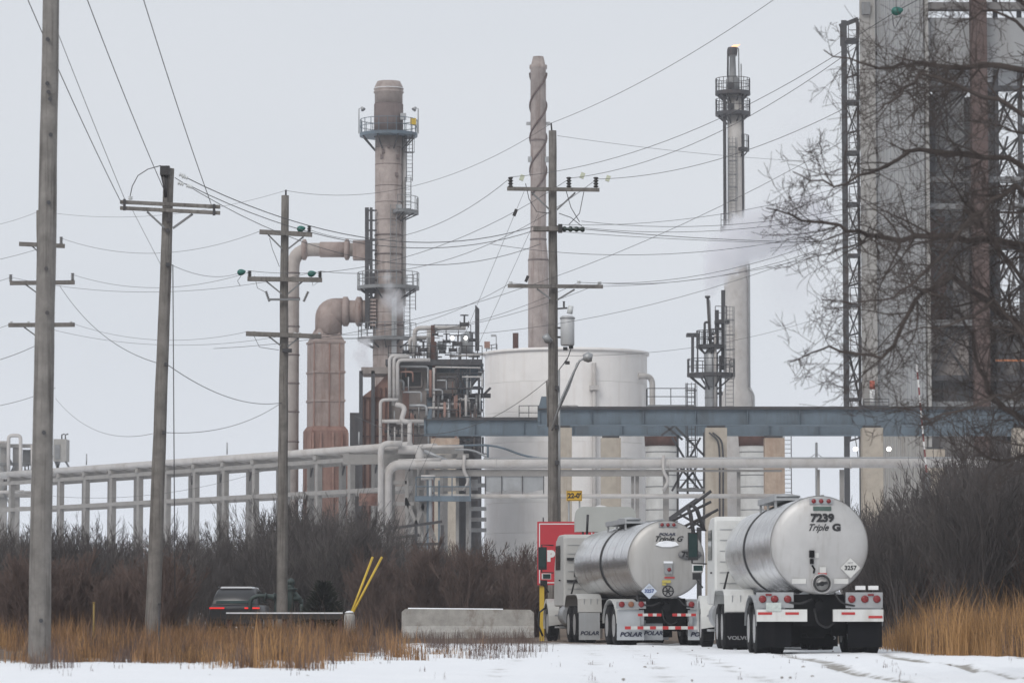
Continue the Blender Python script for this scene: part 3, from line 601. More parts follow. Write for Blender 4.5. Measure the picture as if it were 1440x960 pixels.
# ------------------------------------------------------------------ flare
D7 = 292.0; S7 = D7 / FPX; c7 = base(1036, 450, D7); Z7 = lambda py: P(1036, py, D7).z
fl = thing('flare_tower', 'pale flare stack with dark platforms near its tip and a small flame', 'flare', c7)
m = MB(); m.lathe([(23 * S7, 0), (23 * S7, Z7(565)), (22 * S7, Z7(556)), (17.5 * S7, Z7(545)), (17.5 * S7, Z7(395)), (13.5 * S7, Z7(345)), (12.5 * S7, Z7(320)), (11.5 * S7, Z7(132))], c7 + Vector((4 * S7, 0, 0)) * 0, 30); m.build('shaft', whitep, fl)
cu = c7 + Vector((-4 * S7, 0, 0))
m = MB(); m.lathe([(10 * S7, Z7(132)), (9.5 * S7, Z7(112)), (5 * S7, Z7(106)), (4.2 * S7, Z7(80)), (6 * S7, Z7(79)), (6 * S7, Z7(68)), (4.5 * S7, Z7(68)), (4 * S7, Z7(72))], cu, 20); m.build('tip', greym, fl)
m = MB(); m.lathe([(6.2 * S7, Z7(78)), (7 * S7, Z7(72)), (6.6 * S7, Z7(67))], cu, 14, caps=False); m.build('tip_ring', darkm, fl)
pipe(fl, [(cu.x - 7 * S7, D7, Z7(110)), (cu.x - 6.5 * S7, D7, Z7(68)), (cu.x, D7, Z7(67))], 0.08, darkm); pipe(fl, [(cu.x + 9 * S7, D7, Z7(130)), (cu.x + 8.5 * S7, D7, Z7(68)), (cu.x + 3 * S7, D7, Z7(67))], 0.05, greym); pipe(fl, [(cu.x + 12 * S7, D7, Z7(160)), (cu.x + 12 * S7, D7, Z7(90))], 0.05, greym)
for py, ro in ((129, 25), (158, 25)): ring_platform(fl, cu, 9 * S7, ro * S7, Z7(py), fm=darkm, brk=8, drop=1.0, th=.3)
ring_platform(fl, cu, 10 * S7, 23 * S7, Z7(209), fm=darkm, brk=2, a0=-60, a1=10, drop=1)
for px in (1019, 1044.5): m = MB(); m.beam((P(px, 300, D7).x, D7 - .5, Z7(325)), (P(px, 300, D7).x, D7 - .5, Z7(130)), 0.26 if px < 1030 else 0.16); m.build('guide_pipe', darkm, fl)
ladder(fl, P(1029, 300, D7).x, D7 - .9, Z7(322), Z7(196), 0.6, True, greym)
m = MB(); m.px(1014, 318, 1030, 325, D7 - 1.4, 1.2); flat_rail(m, [P(1014, 318, D7 - 1.4), P(1030, 318, D7 - 1.4)], 1, .6); m.build('landing', darkm, fl)
for py in (122, 151): m = MB(); m.tube((cu.x - 4 * S7, D7 - .8, Z7(py)), (cu.x - 4 * S7, D7 - .5, Z7(py)), .28, n=12); m.build('manhole', darkm, fl)
pipe(fl, [(c7.x + 17 * S7, D7 - .6, Z7(545)), (c7.x + 17.2 * S7, D7 - .6, Z7(375)), (c7.x + 13 * S7, D7 - .6, Z7(352))], .08, galv, name='side_pipe'); pipe(fl, [(c7.x + 23 * S7, D7 - .6, 1), (c7.x + 23 * S7, D7 - .6, Z7(556)), (c7.x + 17 * S7, D7 - .6, Z7(545))], .08, galv, name='side_pipe')
m = MB(); m.lathe([(4.5 * S7, Z7(385)), (5 * S7, Z7(378)), (3 * S7, Z7(374))], c7 + Vector((-1 * S7, -17 * S7 + .3, 0)), 12); m.build('ochre_port', M('ochre_paint', (0.42, .27, .12), .6), fl)  # small port in plain ochre colour, no emission
flm = M('flame', (1, .5, .25), .5, emit=(1, .47, .25), est=1.5)
m = MB(); f0 = P(1030, 68, D7); m.path([f0, f0 + Vector((.15, 0, .12)), f0 + Vector((.4, 0, .2)), f0 + Vector((.65, 0, .32))], [.16, .15, .08, .01], 8); fo = m.build('flame', flm); tag(fo, 'small orange flame blowing sideways off the flare tip', 'flame')
# ------------------------------------------------------------------ right-hand unit building
D8 = 262.0; S8 = D8 / FPX
X8 = lambda px, py=400: P(px, py, D8).x
Z8 = lambda py: P(1300, py, D8).z
bd = thing('unit_building', 'tall grey clad process building with open steel floors behind the bare branches', 'building', base(1330, 480, D8))
m = MB(); m.prism([(X8(1211), D8 - .15), (X8(1233), D8 - .15), (X8(1233) + 1.6, D8 + 14), (X8(1211) + 1.6, D8 + 14)], 'z', 0, Z8(-120)); m.build('corner_column', palec, bd)
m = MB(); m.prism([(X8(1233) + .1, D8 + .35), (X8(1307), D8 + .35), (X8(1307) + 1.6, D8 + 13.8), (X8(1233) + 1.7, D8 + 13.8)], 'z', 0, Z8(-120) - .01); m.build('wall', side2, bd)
def corrugated(x0, x1, y, z0, z1, pitch=0.28, dep=0.07):
    m = MB(); n = int((x1 - x0) / pitch); v = []
    for i in range(n):
        for fx, dy in ((0, 0), (.3, 0), (.5, -dep), (.8, -dep)): v.append((x0 + (i + fx) * pitch, y + dy))
    v.append((x0 + n * pitch, y)); k = len(v)
    m.add([(a, b_, z0) for a, b_ in v] + [(a, b_, z1) for a, b_ in v], [(i, i + 1, k + i + 1, k + i) for i in range(k - 1)]); return m
py = 575; i = 0
while py > -110:
    zz0, zz1 = Z8(py), Z8(py - 84) - 0.03; corrugated(X8(1233) + .03, X8(1306), D8 + .3 - 0.004 * (i % 2), zz0, zz1).build('siding_panel', sidem, bd); py -= 84; i += 1
corrugated(X8(1233) + .03, X8(1306), D8 + .3, 0.1, Z8(577)).build('siding_panel', palec, bd)
m = MB(); m.ab(X8(1304), X8(1308.5), D8 - .1, D8 + .4, 0, Z8(-120)); m.build('corner_trim', palec, bd)
m = MB(); m.ab(X8(1205), X8(1246), D8 - 1.3, D8 - .15, Z8(573.5), Z8(571)); flat_rail(m, [(X8(1211), D8 - 1.3, Z8(571)), (X8(1246), D8 - 1.3, Z8(571))], .45, 1.5); m.build('balcony', darkm, bd)
m = MB(); m.tube((X8(1224.5), D8 - .5, Z8(571)), (X8(1224.5), D8 - .5, Z8(548)), .19, n=14); o = m.build('cylinder', whm, bd); m = MB(); m.tube((X8(1224.5), D8 - .5, Z8(548)), (X8(1224.5), D8 - .5, Z8(536)), .195, n=14); m.build('red_band', M('orange_red', (.42, .09, .05), .5), o)
m = MB(); m.px(1212, 3, 1224, 20, D8 - .5, .35); m.build('junction_box', greym, bd)
for px in (1203, 1250): floodlight(bd, P(px, 631, D8 - 1.5), (0, -1, -.4), .3)
# recessed open floors on the east side
XR = X8(1307); XE = X8(1404); XF = X8(1570)
def bb(name, x0, y0, x1, y1, mat, dd=3.0, th=.5):
    m = MB(); m.ab(X8(x0), X8(x1), D8 + dd, D8 + dd + th, Z8(y1), Z8(y0)); return m.build(name, mat, bd)
bb('upper_cladding', 1308, 22, 1470, 90, sidem, 1.0, 10); bb('parapet', 1290, 2, 1480, 12, side2, .4, 1); bb('floor_beam', 1290, 119, 1480, 126, darkm, 0.6, .6); bb('floor_beam', 1308, 90, 1480, 95, greym, .8, .6)
for py in (250, 288, 345, 452, 530, 567): bb('floor_beam', 1308, py - 4, 1480, py + 4, greym if py in (250, 288, 452, 567) else darkm, 1.0, .7)
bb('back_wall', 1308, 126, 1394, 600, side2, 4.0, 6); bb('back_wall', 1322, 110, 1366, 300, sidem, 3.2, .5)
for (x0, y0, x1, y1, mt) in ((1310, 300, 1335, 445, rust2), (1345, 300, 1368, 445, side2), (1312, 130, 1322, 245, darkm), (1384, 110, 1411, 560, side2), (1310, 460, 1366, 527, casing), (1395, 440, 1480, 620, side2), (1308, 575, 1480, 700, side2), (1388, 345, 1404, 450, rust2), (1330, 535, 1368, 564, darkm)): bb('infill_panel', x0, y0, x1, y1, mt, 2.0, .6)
m = MB(); m.ab(X8(1368), X8(1390), D8 - .6, D8 + .6, 0, Z8(-120)); m.build('rusty_column', M('brown_steel', (0.105, 0.07, 0.062), .8, streak=(.06, .04, .035), samt=.6, var=.25), bd, label='thick rust brown column')
for px in (1404, 1438): bb('column', px, -120, px + 6, 861, darkm, 1.2, .5)
for (y0, y1) in ((126, 188), (188, 250), (250, 298), (298, 345), (345, 398), (398, 450), (450, 530)):
    for (x0, x1) in ((1312, 1366), (1407, 1440), (1442, 1480)):
        for q in (((x0, y0), (x1, y1)), ((x1, y0), (x0, y1)), ((x0, (y0 + y1) / 2), (x1, y0)), ((x0, y1), ((x0 + x1) / 2, y0))): m = MB(); m.beam((X8(q[0][0]), D8 + 1.6, Z8(q[0][1])), (X8(q[1][0]), D8 + 1.6, Z8(q[1][1])), .15); m.build('brace', darkm, bd)
m = MB(); flat_rail(m, [(X8(1390), D8 + .8, Z8(288)), (X8(1480), D8 + .8, Z8(288))], 1.07, .9); flat_rail(m, [(X8(1310), D8 + .8, Z8(250)), (X8(1368), D8 + .8, Z8(250))], 1.07, .9); flat_rail(m, [(X8(1390), D8 + .8, Z8(345)), (X8(1480), D8 + .8, Z8(345))], 1.07, .9); m.build('railing', darkm, bd)
m = MB(); m.beam((X8(1400), D8 + .5, Z8(506)), (X8(1470), D8 + .5, Z8(506)), .15); m.build('orange_pipe', M('orange_pipe', (.4, .14, .05), .6), bd)
# stair tower hung on the corner
stt = thing('stair_tower', 'narrow dark steel stair tower with railed landings along the grey building edge', 'stair tower', base(1198, 480, D8))
for px, w_ in ((1190, .4), (1209, .2)):
    m = MB(); m.ab(X8(px) - w_ / 2, X8(px) + w_ / 2, D8 + .2, D8 + .2 + w_, 0, Z8(28 if px < 1200 else 26)); m.build('column', darkm, stt)
m = MB(); m.beam((X8(1184), D8 + .4, Z8(36)), (X8(1210), D8 + .4, Z8(26)), .3); m.beam((X8(1186), D8 + .4, Z8(34)), (X8(1186), D8 + .4, Z8(64)), .15); m.build('roof_beam', darkm, stt)
lv = [56, 143, 214, 286, 358, 428, 497, 560]
for i, py in enumerate(lv):
    m = MB(); m.ab(X8(1191), X8(1209), D8 - .9, D8 + 1.2, Z8(py) - .16, Z8(py)); o = m.build('landing', darkm, stt)
    m = MB(); flat_rail(m, [(X8(1194), D8 - .9, Z8(py)), (X8(1209), D8 - .9, Z8(py))], 1.15, .8, .03); m.build('railing', darkm, o)
    y2 = lv[i + 1] if i + 1 < len(lv) else 660
    m = MB(); m.beam((X8(1208), D8 + .1, Z8(py + 6)), (X8(1192), D8 + .1, Z8((py + y2) / 2 + 14)), .11); m.beam((X8(1192), D8 + .3, Z8(py + 8)), (X8(1208), D8 + .3, Z8((py + y2) / 2 + 8)), .08); m.beam((X8(1192), D8 + .1, Z8((py + y2) / 2 + 10)), (X8(1208), D8 + .1, Z8((py + y2) / 2 + 5)), .14); m.build('brace', darkm, stt)
    m = MB(); m.beam((X8(1209), D8 + .9, Z8(y2)), (X8(1196), D8 + .9, Z8(py + 3)), .05, .16); m.build('stair_flight', darkm, stt)

# ------------------------------------------------------------------ pipe racks
def rackline(t_): return Vector((-6.3, 222, 0)).lerp(Vector((-6.3 - 29.0, 222 + 43, 0)), t_)
pr = thing('pipe_bridge', 'long pale concrete pipe bridge receding behind the thicket', 'pipe rack', rackline(0.5))
dr = (rackline(1) - rackline(0)).normalized(); nr = Vector((-dr.y, dr.x, 0))
if nr.y < 0: nr = -nr
HT, HL = P(580, 637, 222).z, P(580, 686, 222).z
n = 15
for i in range(n):
    t_ = -0.02 + i * 0.079
    for k, off in ((0, 0), (1, 2.8)):
        b0 = rackline(t_) + nr * off + dr * (0 if k == 0 else 1.6)
        m = MB(); m.box(b0 + Vector((0, 0, HT / 2)), (.36, .36, HT), math.atan2(dr.y, dr.x)); m.build('column', whitec, pr)
    m = MB(); m.beam(rackline(t_) + Vector((0, 0, HT + .12)) - nr * .3, rackline(t_) + nr * 3.1 + Vector((0, 0, HT + .12)), .4, .3); m.build('cross_beam', whitec, pr)
    m = MB(); m.beam(rackline(t_) + dr * 1.6 + nr * 2.7 + Vector((0, 0, HT - 1.2)), rackline(t_) + dr * 1.1 + nr * 2.7 + Vector((0, 0, HT - .1)), .09); m.build('hanger', darkm, pr)
for off in (-.05, 2.8):
    m = MB(); a = rackline(-.04) + nr * off; b_ = rackline(1.12) + nr * off
    m.beam(a + Vector((0, 0, HL)), b_ + Vector((0, 0, HL)), .3, .28); m.build('lower_beam', whitec, pr)
    m = MB(); m.beam(a + Vector((0, 0, HT - .16)), b_ + Vector((0, 0, HT - .16)), .3, .26); m.build('upper_beam', whitec, pr)
for off, r, z in ((-.1, .23, .5), (.9, .15, .42), (1.8, .2, .47)):
    m = MB(); m.path([rackline(.0) + nr * off + Vector((0, 0, HT + z)), rackline(.5) + nr * off + Vector((0, 0, HT + z)), rackline(1.15) + nr * off + Vector((0, 0, HT + z))], r, 12); m.build('pipe', whitep, pr)
for t_ in (.12, .45, .62, .85): m = MB(); m.tube(rackline(t_) + Vector((0, 0, HT + .8)), rackline(t_) + Vector((0, 0, HT + 1.6)), .05, n=5); m.build('vent', galv, pr)

D9 = 219.0; S9 = D9 / FPX; X9 = lambda px: P(px, 652, D9).x; Z9 = lambda py: P(1000, py, D9).z
fr = thing('front_pipe_rack', 'pale horizontal pipe run on slim supports crossing in front of tank and piers', 'pipe rack', base(900, 652, D9))
pipe(fr, [(X9(545), D9 - .2, Z9(770)), (X9(545), D9 - .2, Z9(653)), (X9(640), D9, Z9(652)), (X9(1560), D9, Z9(650.5))], 6.6 * S9, whitep, rad=.9, label='thick main pipe')
pipe(fr, [(X9(536), D9 - .5, Z9(770)), (X9(536), D9 - .5, Z9(624)), (X9(566), D9 - .5, Z9(624))], 4.2 * S9, whitep, rad=.5, bands=.5)
pipe(fr, [(X9(590), D9, Z9(652)), (X9(590), D9, Z9(632)), (X9(560), D9, Z9(632))], 6 * S9, whitep, rad=.5)
pipe(fr, [(X9(680), D9 + .4, Z9(644)), (X9(1560), D9 + .4, Z9(643))], 1.5 * S9, galv, name='conduit')
pipe(fr, [(X9(600), D9, Z9(697.5)), (X9(1115), D9, Z9(697))], 3.1 * S9, whitep)
m = MB(); m.ab(X9(604), X9(934), D9 + .1, D9 + .5, Z9(669), Z9(660)); m.build('box_beam', whitec, fr); m = MB(); m.ab(X9(482), X9(592), D9 + .4, D9 + .8, Z9(652), Z9(638)); m.build('box_beam', whitec, fr)
m = MB(); m.ab(X9(934), X9(1100), D9 + .1, D9 + .35, Z9(663), Z9(660)); m.build('box_beam', whitec, fr)
for px, w_ in ((550, 5), (580, 6), (598, 5), (641, 4), (655, 7), (888, 4), (894, 5), (933, 8), (1037, 5), (1150, 4), (1182, 6), (1300, 5), (1400, 5)):
    m = MB(); m.ab(X9(px), X9(px + w_), D9 + .55, D9 + .55 + w_ * S9, 0, Z9(659.5)); m.build('column', whitec, fr)
for px in (696, 780, 940, 1110, 1195, 1280): m = MB(); m.tube((X9(px), D9, Z9(652)), (X9(px) + .1, D9, Z9(652)), 7.1 * S9, n=14); m.build('pipe_band', whitep, fr)
for px in (652, 932):
    m = MB(); m.path(fillet([(X9(px + 1), D9 - .35, Z9(640)), (X9(px), D9 - .38, Z9(662)), (X9(px + 8), D9 - .38, Z9(676)), (X9(px), D9 - .3, Z9(690))], .3), .1, 6); m.build('drain_loop', whitep, fr)
for p0, p1, r in (((560, 648), (620, 646), .12), ((595, 628), (652, 628), .1)): pipe(fr, [P(*p0, D9 - .2), P(*p1, D9 - .2)], r, whitep)
pipe(fr, [P(622, 627, D9 + 1), P(696, 625, D9 + 1), P(745, 644, D9 + 1), P(930, 646, D9 + 1)], 1.5 * S9, bluem, rad=1.0, name='conduit'); pipe(fr, [P(640, 632, D9 + 1), P(666, 632, D9 + 1), P(694, 648, D9 + 1)], 1.4 * S9, galv, name='conduit', rad=.6)
pipe(fr, [P(686, 626, D9 + 1), P(686, 648, D9 + 1)], .07, bluem, name='conduit'); pipe(fr, [P(596, 634, D9 + .8), P(634, 650, D9 + .8)], .12, galv, name='conduit')
m = MB(); x0, x1 = X9(683), X9(765); pts = [(x0 + (x1 - x0) * i / 10, Z9(669) - .02, Z9(690 + 2 * math.sin(i * 1.1))) for i in range(11)]
m.hull([[(x, D9 + .2, zt) for x, zt, zb in pts] + [(x, D9 + .2, zb) for x, zt, zb in pts[::-1]], [(x, D9 + .26, zt) for x, zt, zb in pts] + [(x, D9 + .26, zb) for x, zt, zb in pts[::-1]]])
o = m.build('hanging_sheet', galv, fr, label='grey sheet hanging below the pipe')
for px in (682, 705, 734, 764): m = MB(); m.ab(X9(px), X9(px + 1.2), D9 + .12, D9 + .19, Z9(697), Z9(668)); m.build('hanger', darkm, o)
# blue walkway and bracing below the rack
wk = thing('blue_walkway', 'blue railed walkway with pipes below the rack beside the tank', 'walkway', base(620, 700, D9 - 1))
m = MB(); m.px(583, 697, 662, 704, D9 - 1.2, 1.2); m.build('deck', bluem, wk); m = MB(); flat_rail(m, [P(585, 697, D9 - 1.2), P(661, 697, D9 - 1.2)], 1.15, .9, .035); m.build('railing', bluem, wk)
for px in (600, 616, 660): m = MB(); m.px(px, 675, px + 2.4, 861, D9 - .6, .15); m.build('post', bluem if px != 660 else greym, wk)
pipe(wk, [P(605, 672, D9 - .5), P(605, 735, D9 - .5)], 3 * S9, galv); pipe(wk, [P(592, 671, D9 - .5), P(612, 671, D9 - .5)], 3.6 * S9, whitep)
for q in (((570, 700), (600, 770)), ((600, 700), (575, 760)), ((548, 708), (582, 708)), ((548, 678), (572, 678)), ((572, 675), (572, 745)), ((590, 700), (612, 760))): m = MB(); m.beam(P(*q[0], D9), P(*q[1], D9), .22); m.build('brace', whitec, wk)
for py in (682, 715, 730, 745): m = MB(); m.beam(P(660, py, D9 + 6), P(684, py, D9 + 6), .25); m.build('pipe', rnd.choice([greym, whitep]), wk)
m = MB(); m.tube(P(505, 702, D9 + 3), P(534, 702, D9 + 3), 9 * S9, n=20); dr_ = m.build('rusty_drum', rustm); tag(dr_, 'rusty horizontal drum half hidden in the thicket under the pipe bridge', 'drum')
# sloping dark rails of a small conveyor in the brush
cv = thing('loading_gantry', 'low dark steel gantry with sloping rails in the brush below the walkway', 'gantry', base(580, 760, 205))
for q in (((540, 744), (622, 733)), ((545, 757), (590, 752)), ((545, 782), (625, 776)), ((585, 765), (625, 764))): m = MB(); m.beam(P(*q[0], 205), P(*q[1], 205), .16); m.build('rail', darkm, cv)
for px in (585, 548, 622): m = MB(); m.beam(P(px, 738, 205), Vector((P(px, 738, 205).x, 205, 0)), .18); m.build('post', darkm, cv)

# ------------------------------------------------------------------ loading arm boom between the trucks
lb = thing('loading_boom', 'dark tubular loading boom and braces rising behind the second tanker', 'loading boom', base(985, 760, 150))
for q, r in ((((980, 780), (971, 722), (967, 712), (972, 708), (980, 716), (990, 745)), .09), (((945, 732), (1000, 705)), .06), (((952, 745), (1010, 716)), .06), (((955, 722), (990, 742)), .05), (((965, 745), (1000, 722)), .05), (((968, 714), (1000, 690)), .07)):
    m = MB(); m.path([P(a, b_, 150) for a, b_ in q], r, 7); m.build('tube', darkm, lb)
m = MB(); m.beam(P(983, 741, 150), Vector((P(983, 741, 150).x, 150, 0)), .2); m.build('post', darkm, lb)

# ------------------------------------------------------------------ process module at the far west
D10 = 300.0; S10 = D10 / FPX
pm = thing('process_module', 'pale pipework module with boxes on steel legs at the end of the pipe bridge', 'process unit', base(45, 680, D10))
def pq(name, x0, y0, x1, y1, mat, dd=0, th=.5): m = MB(); m.px(x0, y0, x1, y1, D10 + dd, th); return m.build(name, mat, pm)
for px in (0, 18, 44, -20): pq('column', px, 626, px + 7, 861, whitec, 0, .5)
pq('beam', -40, 624, 60, 629, whitec, -.2); pq('beam', -40, 650, 55, 654, greym, -.1); pq('beam', -40, 712, 60, 716, whitec, -.1); pq('beam', -30, 690, 50, 699, whitec, -.2)
pq('cabinet', 75, 617, 93, 648, palec, -1, 2.2); pq('louvre', 77, 625, 84, 645, greym, -1.1, .08); pq('cabinet', 32, 632, 43, 650, greym, .5, 1.5)
pipe(pm, [P(12, 668, D10 - .8), P(12, 612, D10 - .8), P(29, 612, D10 - .8), P(29, 668, D10 - .8), P(50, 668, D10 - .8)], 2.6 * S10, whitep, rad=.35)
pipe(pm, [P(-40, 622, D10 - .8), P(14, 622, D10 - .8)], 2.2 * S10, whitep); pipe(pm, [P(-40, 692, D10 - .8), P(34, 691, D10 - .8)], 2.2 * S10, whitep); pipe(pm, [P(45, 625, D10 - .6), P(45, 668, D10 - .6)], 2 * S10, whitep)
for q in (((7, 635), (16, 650)), ((2, 655), (20, 690)), ((92, 648), (100, 662)), ((80, 648), (84, 668)), ((3, 690), (18, 715)), ((20, 655), (2, 690)), ((75, 640), (84, 668)), ((84, 648), (80, 661))): m = MB(); m.beam(P(*q[0], D10 - .3), P(*q[1], D10 - .3), .16); m.build('brace', greym, pm)
for px in (87, 92): m = MB(); m.path([P(px, 617, D10), P(px, 611, D10), P(px + 4, 610, D10)], .06, 5); m.build('vent', darkm, pm)
for px, py in ((35, 664), (40, 662), (28, 674), (10, 676)): valve(pm, P(px, py, D10 - .6), .9)

# thin far mast beyond the piers
o = thing('far_mast', 'thin grey mast with stays far beyond the piers', 'mast', base(1148, 640, 330))
m = MB(); m.tube((P(1148, 640, 330).x, 330, 0), P(1148, 622, 330), .12, n=6); m.build('pole', greym, o); m = MB(); m.beam(P(1138, 644, 330), P(1148, 637, 330), .06); m.beam(P(1158, 644, 330), P(1148, 637, 330), .06); m.build('stay', greym, o)
# raised barrier gate arm
DB = 190.0; ga = thing('barrier_arm', 'raised red and white striped barrier arm in front of the grey building', 'barrier gate', base(1305, 700, DB))
m = MB(); m.px(1298, 664, 1309, 700, DB, .6); g0 = P(1302, 700, DB); m.ab(g0.x - .25, g0.x + .25, DB + .1, DB + .5, 0, g0.z); m.build('housing', greym, ga)
a = P(1303, 664, DB - .1); b_ = P(1289, 512, DB - .1); rw = M('arm_red', (.2, .05, .05), .5)
for i in range(14): m = MB(); m.beam(a.lerp(b_, i / 14), a.lerp(b_, (i + 1) / 14 - .0006), .085, .05); m.build('arm_stripe', rw if i % 2 == 0 else whm, ga)
# ------------------------------------------------------------------ utility poles
def V3(x, y, z): return Vector((x, y, z))
def wood_pole(pxb, pxt, pyt, D, rb, rt, label, clip=None):
    pt = P(pxt, pyt, D); gb = P(pxb, 862 + CH * FPX / D, D); gb.z = -0.3
    o = thing('utility_pole', label, 'utility pole', V3(gb.x, D, 0), group='wooden utility poles')
    m = MB(); k = 26; pts = [gb.lerp(pt, i / k) for i in range(k + 1)]
    r = [(rb + (rt - rb) * i / k) * (1 + .035 * mnoise.noise(V3(i * .7, D, 0))) for i in range(k + 1)]; r[0] = rb * 1.06
    for p in pts[1:-1]: p.x += .02 * mnoise.noise(p * .6); p.y += .02 * mnoise.noise(p * .6 + V3(9, 9, 9))
    m.path(pts, r, 16); m.build('shaft', woodm, o); return o
def insulator(parent, p, h, r, mat, up=(0, 0, 1), name='insulator', sheds=4, label=None):
    m = MB(); up = Vector(up).normalized(); p = Vector(p); pts = []; rr = []
    for i in range(sheds):
        for f, q in ((0.05, .55), (.35, 1.0), (.6, .95), (.8, .55)): pts.append(p + up * h * (i + f) / sheds); rr.append(r * q)
    m.path(pts, rr, 10); return m.build(name, mat, parent, label=label)
def spool(parent, p, s=.09): return insulator(parent, p, s * 1.6, s, inswh, sheds=2, name='pin_insulator')
def arm(parent, x0, y0, x1, y1, D, w=.13, h=.15, dd=-.3, mat=None):
    m = MB(); m.beam(P(x0, y0, D + dd), P(x1, y1, D + dd), w, h); return m.build('crossarm', mat or woodm, parent)
def brace(parent, q0, q1, D, w=.05, dd=-.25): m = MB(); m.beam(P(*q0, D + dd), P(*q1, D + dd), w, .05); m.build('brace', greym, parent)
def cover(parent, px, py, D, rx=10, name='bulb_cover'):
    m = MB(); c = P(px, py, D); k = rx * D / FPX / 2
    m.path([c + V3(-k * 1.05, 0, -.25 * k), c + V3(-k * .8, 0, -.15 * k), c + V3(-k * .2, 0, 0), c + V3(k * .5, 0, .12 * k), c + V3(k, 0, .25 * k), c + V3(k * 1.3, 0, .3 * k)], [k * .25, k * .7, k * .95, k * .8, k * .45, k * .2], 12); return m.build(name, insgr, parent)
DA, DBp, DC, DD, DE = 57.0, 87.0, 118.0, 110.0, 131.0
pA = wood_pole(55, 72, -40, DA, .185, .13, 'thick grey wooden pole nearest the camera with no arms, cut by the frame top')
for py, dx in ((260 / 2 * 1, -1), (56, -5), (118, -4), (140, 3), (190, 6), (285, 4), (378, 1), (872, 3), (440, 5), (608, 2)):
    m = MB(); u = (900 - py) / 900; c = P(56 + 15.5 * u + dx * .6, py, DA - .15 - .03 * (1 - u)); m.lathe([(.035, -.05), (.03, 0), (.012, .03)], c, 8, 'y'); m.build('knot', darkm, pA)
pB = wood_pole(213, 238, 237, DBp, .19, .125, 'leaning wooden pole with double crossarm and black cutout at its top')
arm(pB, 169, 284, 309.5, 291, DBp, .1, .085, -.3); arm(pB, 169, 292.5, 309.5, 299.5, DBp, .1, .085, -.3)
brace(pB, (207, 298), (231, 320), DBp, .07); brace(pB, (271, 301), (243, 321), DBp, .07)
for px, py in ((175, 288), (301, 295)): m = MB(); m.box(P(px, py, DBp - .36), (.06, .06, .28)); m.build('bolt', darkm, pB)
m = MB(); m.px(225, 233, 238, 246, DBp - .35, .25); m.path([P(230, 245, DBp - .25), P(232, 262, DBp - .25), P(233, 278, DBp - .25)], [.08, .05, .04], 8); m.build('cutout', insk, pB, label='black fused cutout')
spool(pB, P(183.5, 281, DBp - .3), .06)
m = MB(); m.path([P(183, 276, DBp - .3), P(186, 262, DBp - .3), P(194, 247, DBp - .3), P(208, 238, DBp - .3), P(226, 233, DBp - .3)], .012, 5); m.build('jumper', wirem, pB)
for px, py in ((252, 245), (256, 248), (250, 257), (262, 261)): insulator(pB, P(px, py, DBp - .2), .16, .05, inswh, (1, 0, -.3), 'strain_insulator', 3)
for px, py in ((236, 372), (234, 512), (231, 608), (237, 310), (236, 324)): m = MB(); m.box(P(px, py, DBp - .2), (.09, .1, .09)); m.build('bracket', darkm, pB)
m = MB(); m.tube(P(243, 372, DBp - .1), P(246, 840, DBp - .1), .014, n=5); m.build('ground_wire', wirem, pB)

pC = wood_pole(396, 401, 275, DC, .19, .125, 'straight wooden pole with four crossarms and green bulb covers beside the tall duct')
m = MB(); m.tube(P(402, 276, DC), P(402, 267, DC), .03, n=6); m.build('top_pin', darkm, pC)
arm(pC, 365, 326, 439, 330, DC); arm(pC, 348, 392, 453, 393.5, DC); arm(pC, 379, 421, 422, 421, DC, .07, .07, mat=greym); arm(pC, 346, 469, 452, 473, DC)
for q in (((377, 330), (397, 350)), ((427, 333), (405, 350)), ((375, 396), (396, 413)), ((425, 396), (405, 413)), ((378, 473), (395, 486)), ((420, 475), (405, 487))): brace(pC, *q, DC)
for px, py in ((435, 328), (351, 391), (450, 392)): insulator(pC, P(px, py, DC - .3), .26, .075, insk)
for px, py in ((423, 322), (339, 383), (438, 385)): cover(pC, px, py, DC - .3)
insulator(pC, P(379, 424, DC - .3), .38, .05, greym, (-.35, 0, 1), 'arrester', 6); insulator(pC, P(427, 424, DC - .3), .38, .05, greym, (.45, 0, 1), 'arrester', 6)
for px in (349, 357, 415, 421, 449): spool(pC, P(px, 469 if px < 400 else 471, DC - .3), .06)
for q in (((339, 388), (334, 395), (338, 402)), ((358, 388), (362, 405), (376, 412)), ((438, 389), (440, 402), (448, 396)), ((357, 472), (365, 488), (392, 492)), ((379, 335), (383, 350), (393, 375))): m = MB(); m.path([P(a, b_, DC - .3) for a, b_ in q], .009, 4); m.build('jumper', wirem, pC)
m = MB(); m.px(397, 490, 410, 495, DC - .4, .2); m.build('bracket', darkm, pC)

pD = wood_pole(779, 777, 184, DD, .19, .12, 'tall wooden pole carrying a can transformer in front of the white tank')
m = MB(); m.tube(P(776, 185, DD), P(775, 173, DD), .025, n=6); m.build('top_pin', darkm, pD)
arm(pD, 713, 265.5, 843, 267, DD, .12, .11); arm(pD, 714, 402, 848, 403, DD, .12, .11); arm(pD, 750, 322, 790, 322, DD, .3, .14, mat=woodm)
for q in (((747, 270), (773, 295)), ((809, 271), (782, 296)), ((755, 406), (774, 420)), ((808, 407), (783, 422))): brace(pD, *q, DD)
for px in (718, 800, 838): insulator(pD, P(px, 264, DD - .3), .35, .085, insk)
for px, py in ((734, 250), (819, 247), (855, 251)): m = MB(); m.box(P(px, py, DD - .3), (.13, .1, .18), m=Matrix.Rotation(R(20), 3, 'Y')); m.build('tag', yelcov, pD)
for px, py in ((718, 400), (814, 399), (843, 400)): spool(pD, P(px, py, DD - .3), .065)
insulator(pD, P(790, 322, DD - .35), .75, .09, M('dark_green_porcelain', (.02, .035, .028), .3), (1, 0, -.02), 'strain_insulator', 4)
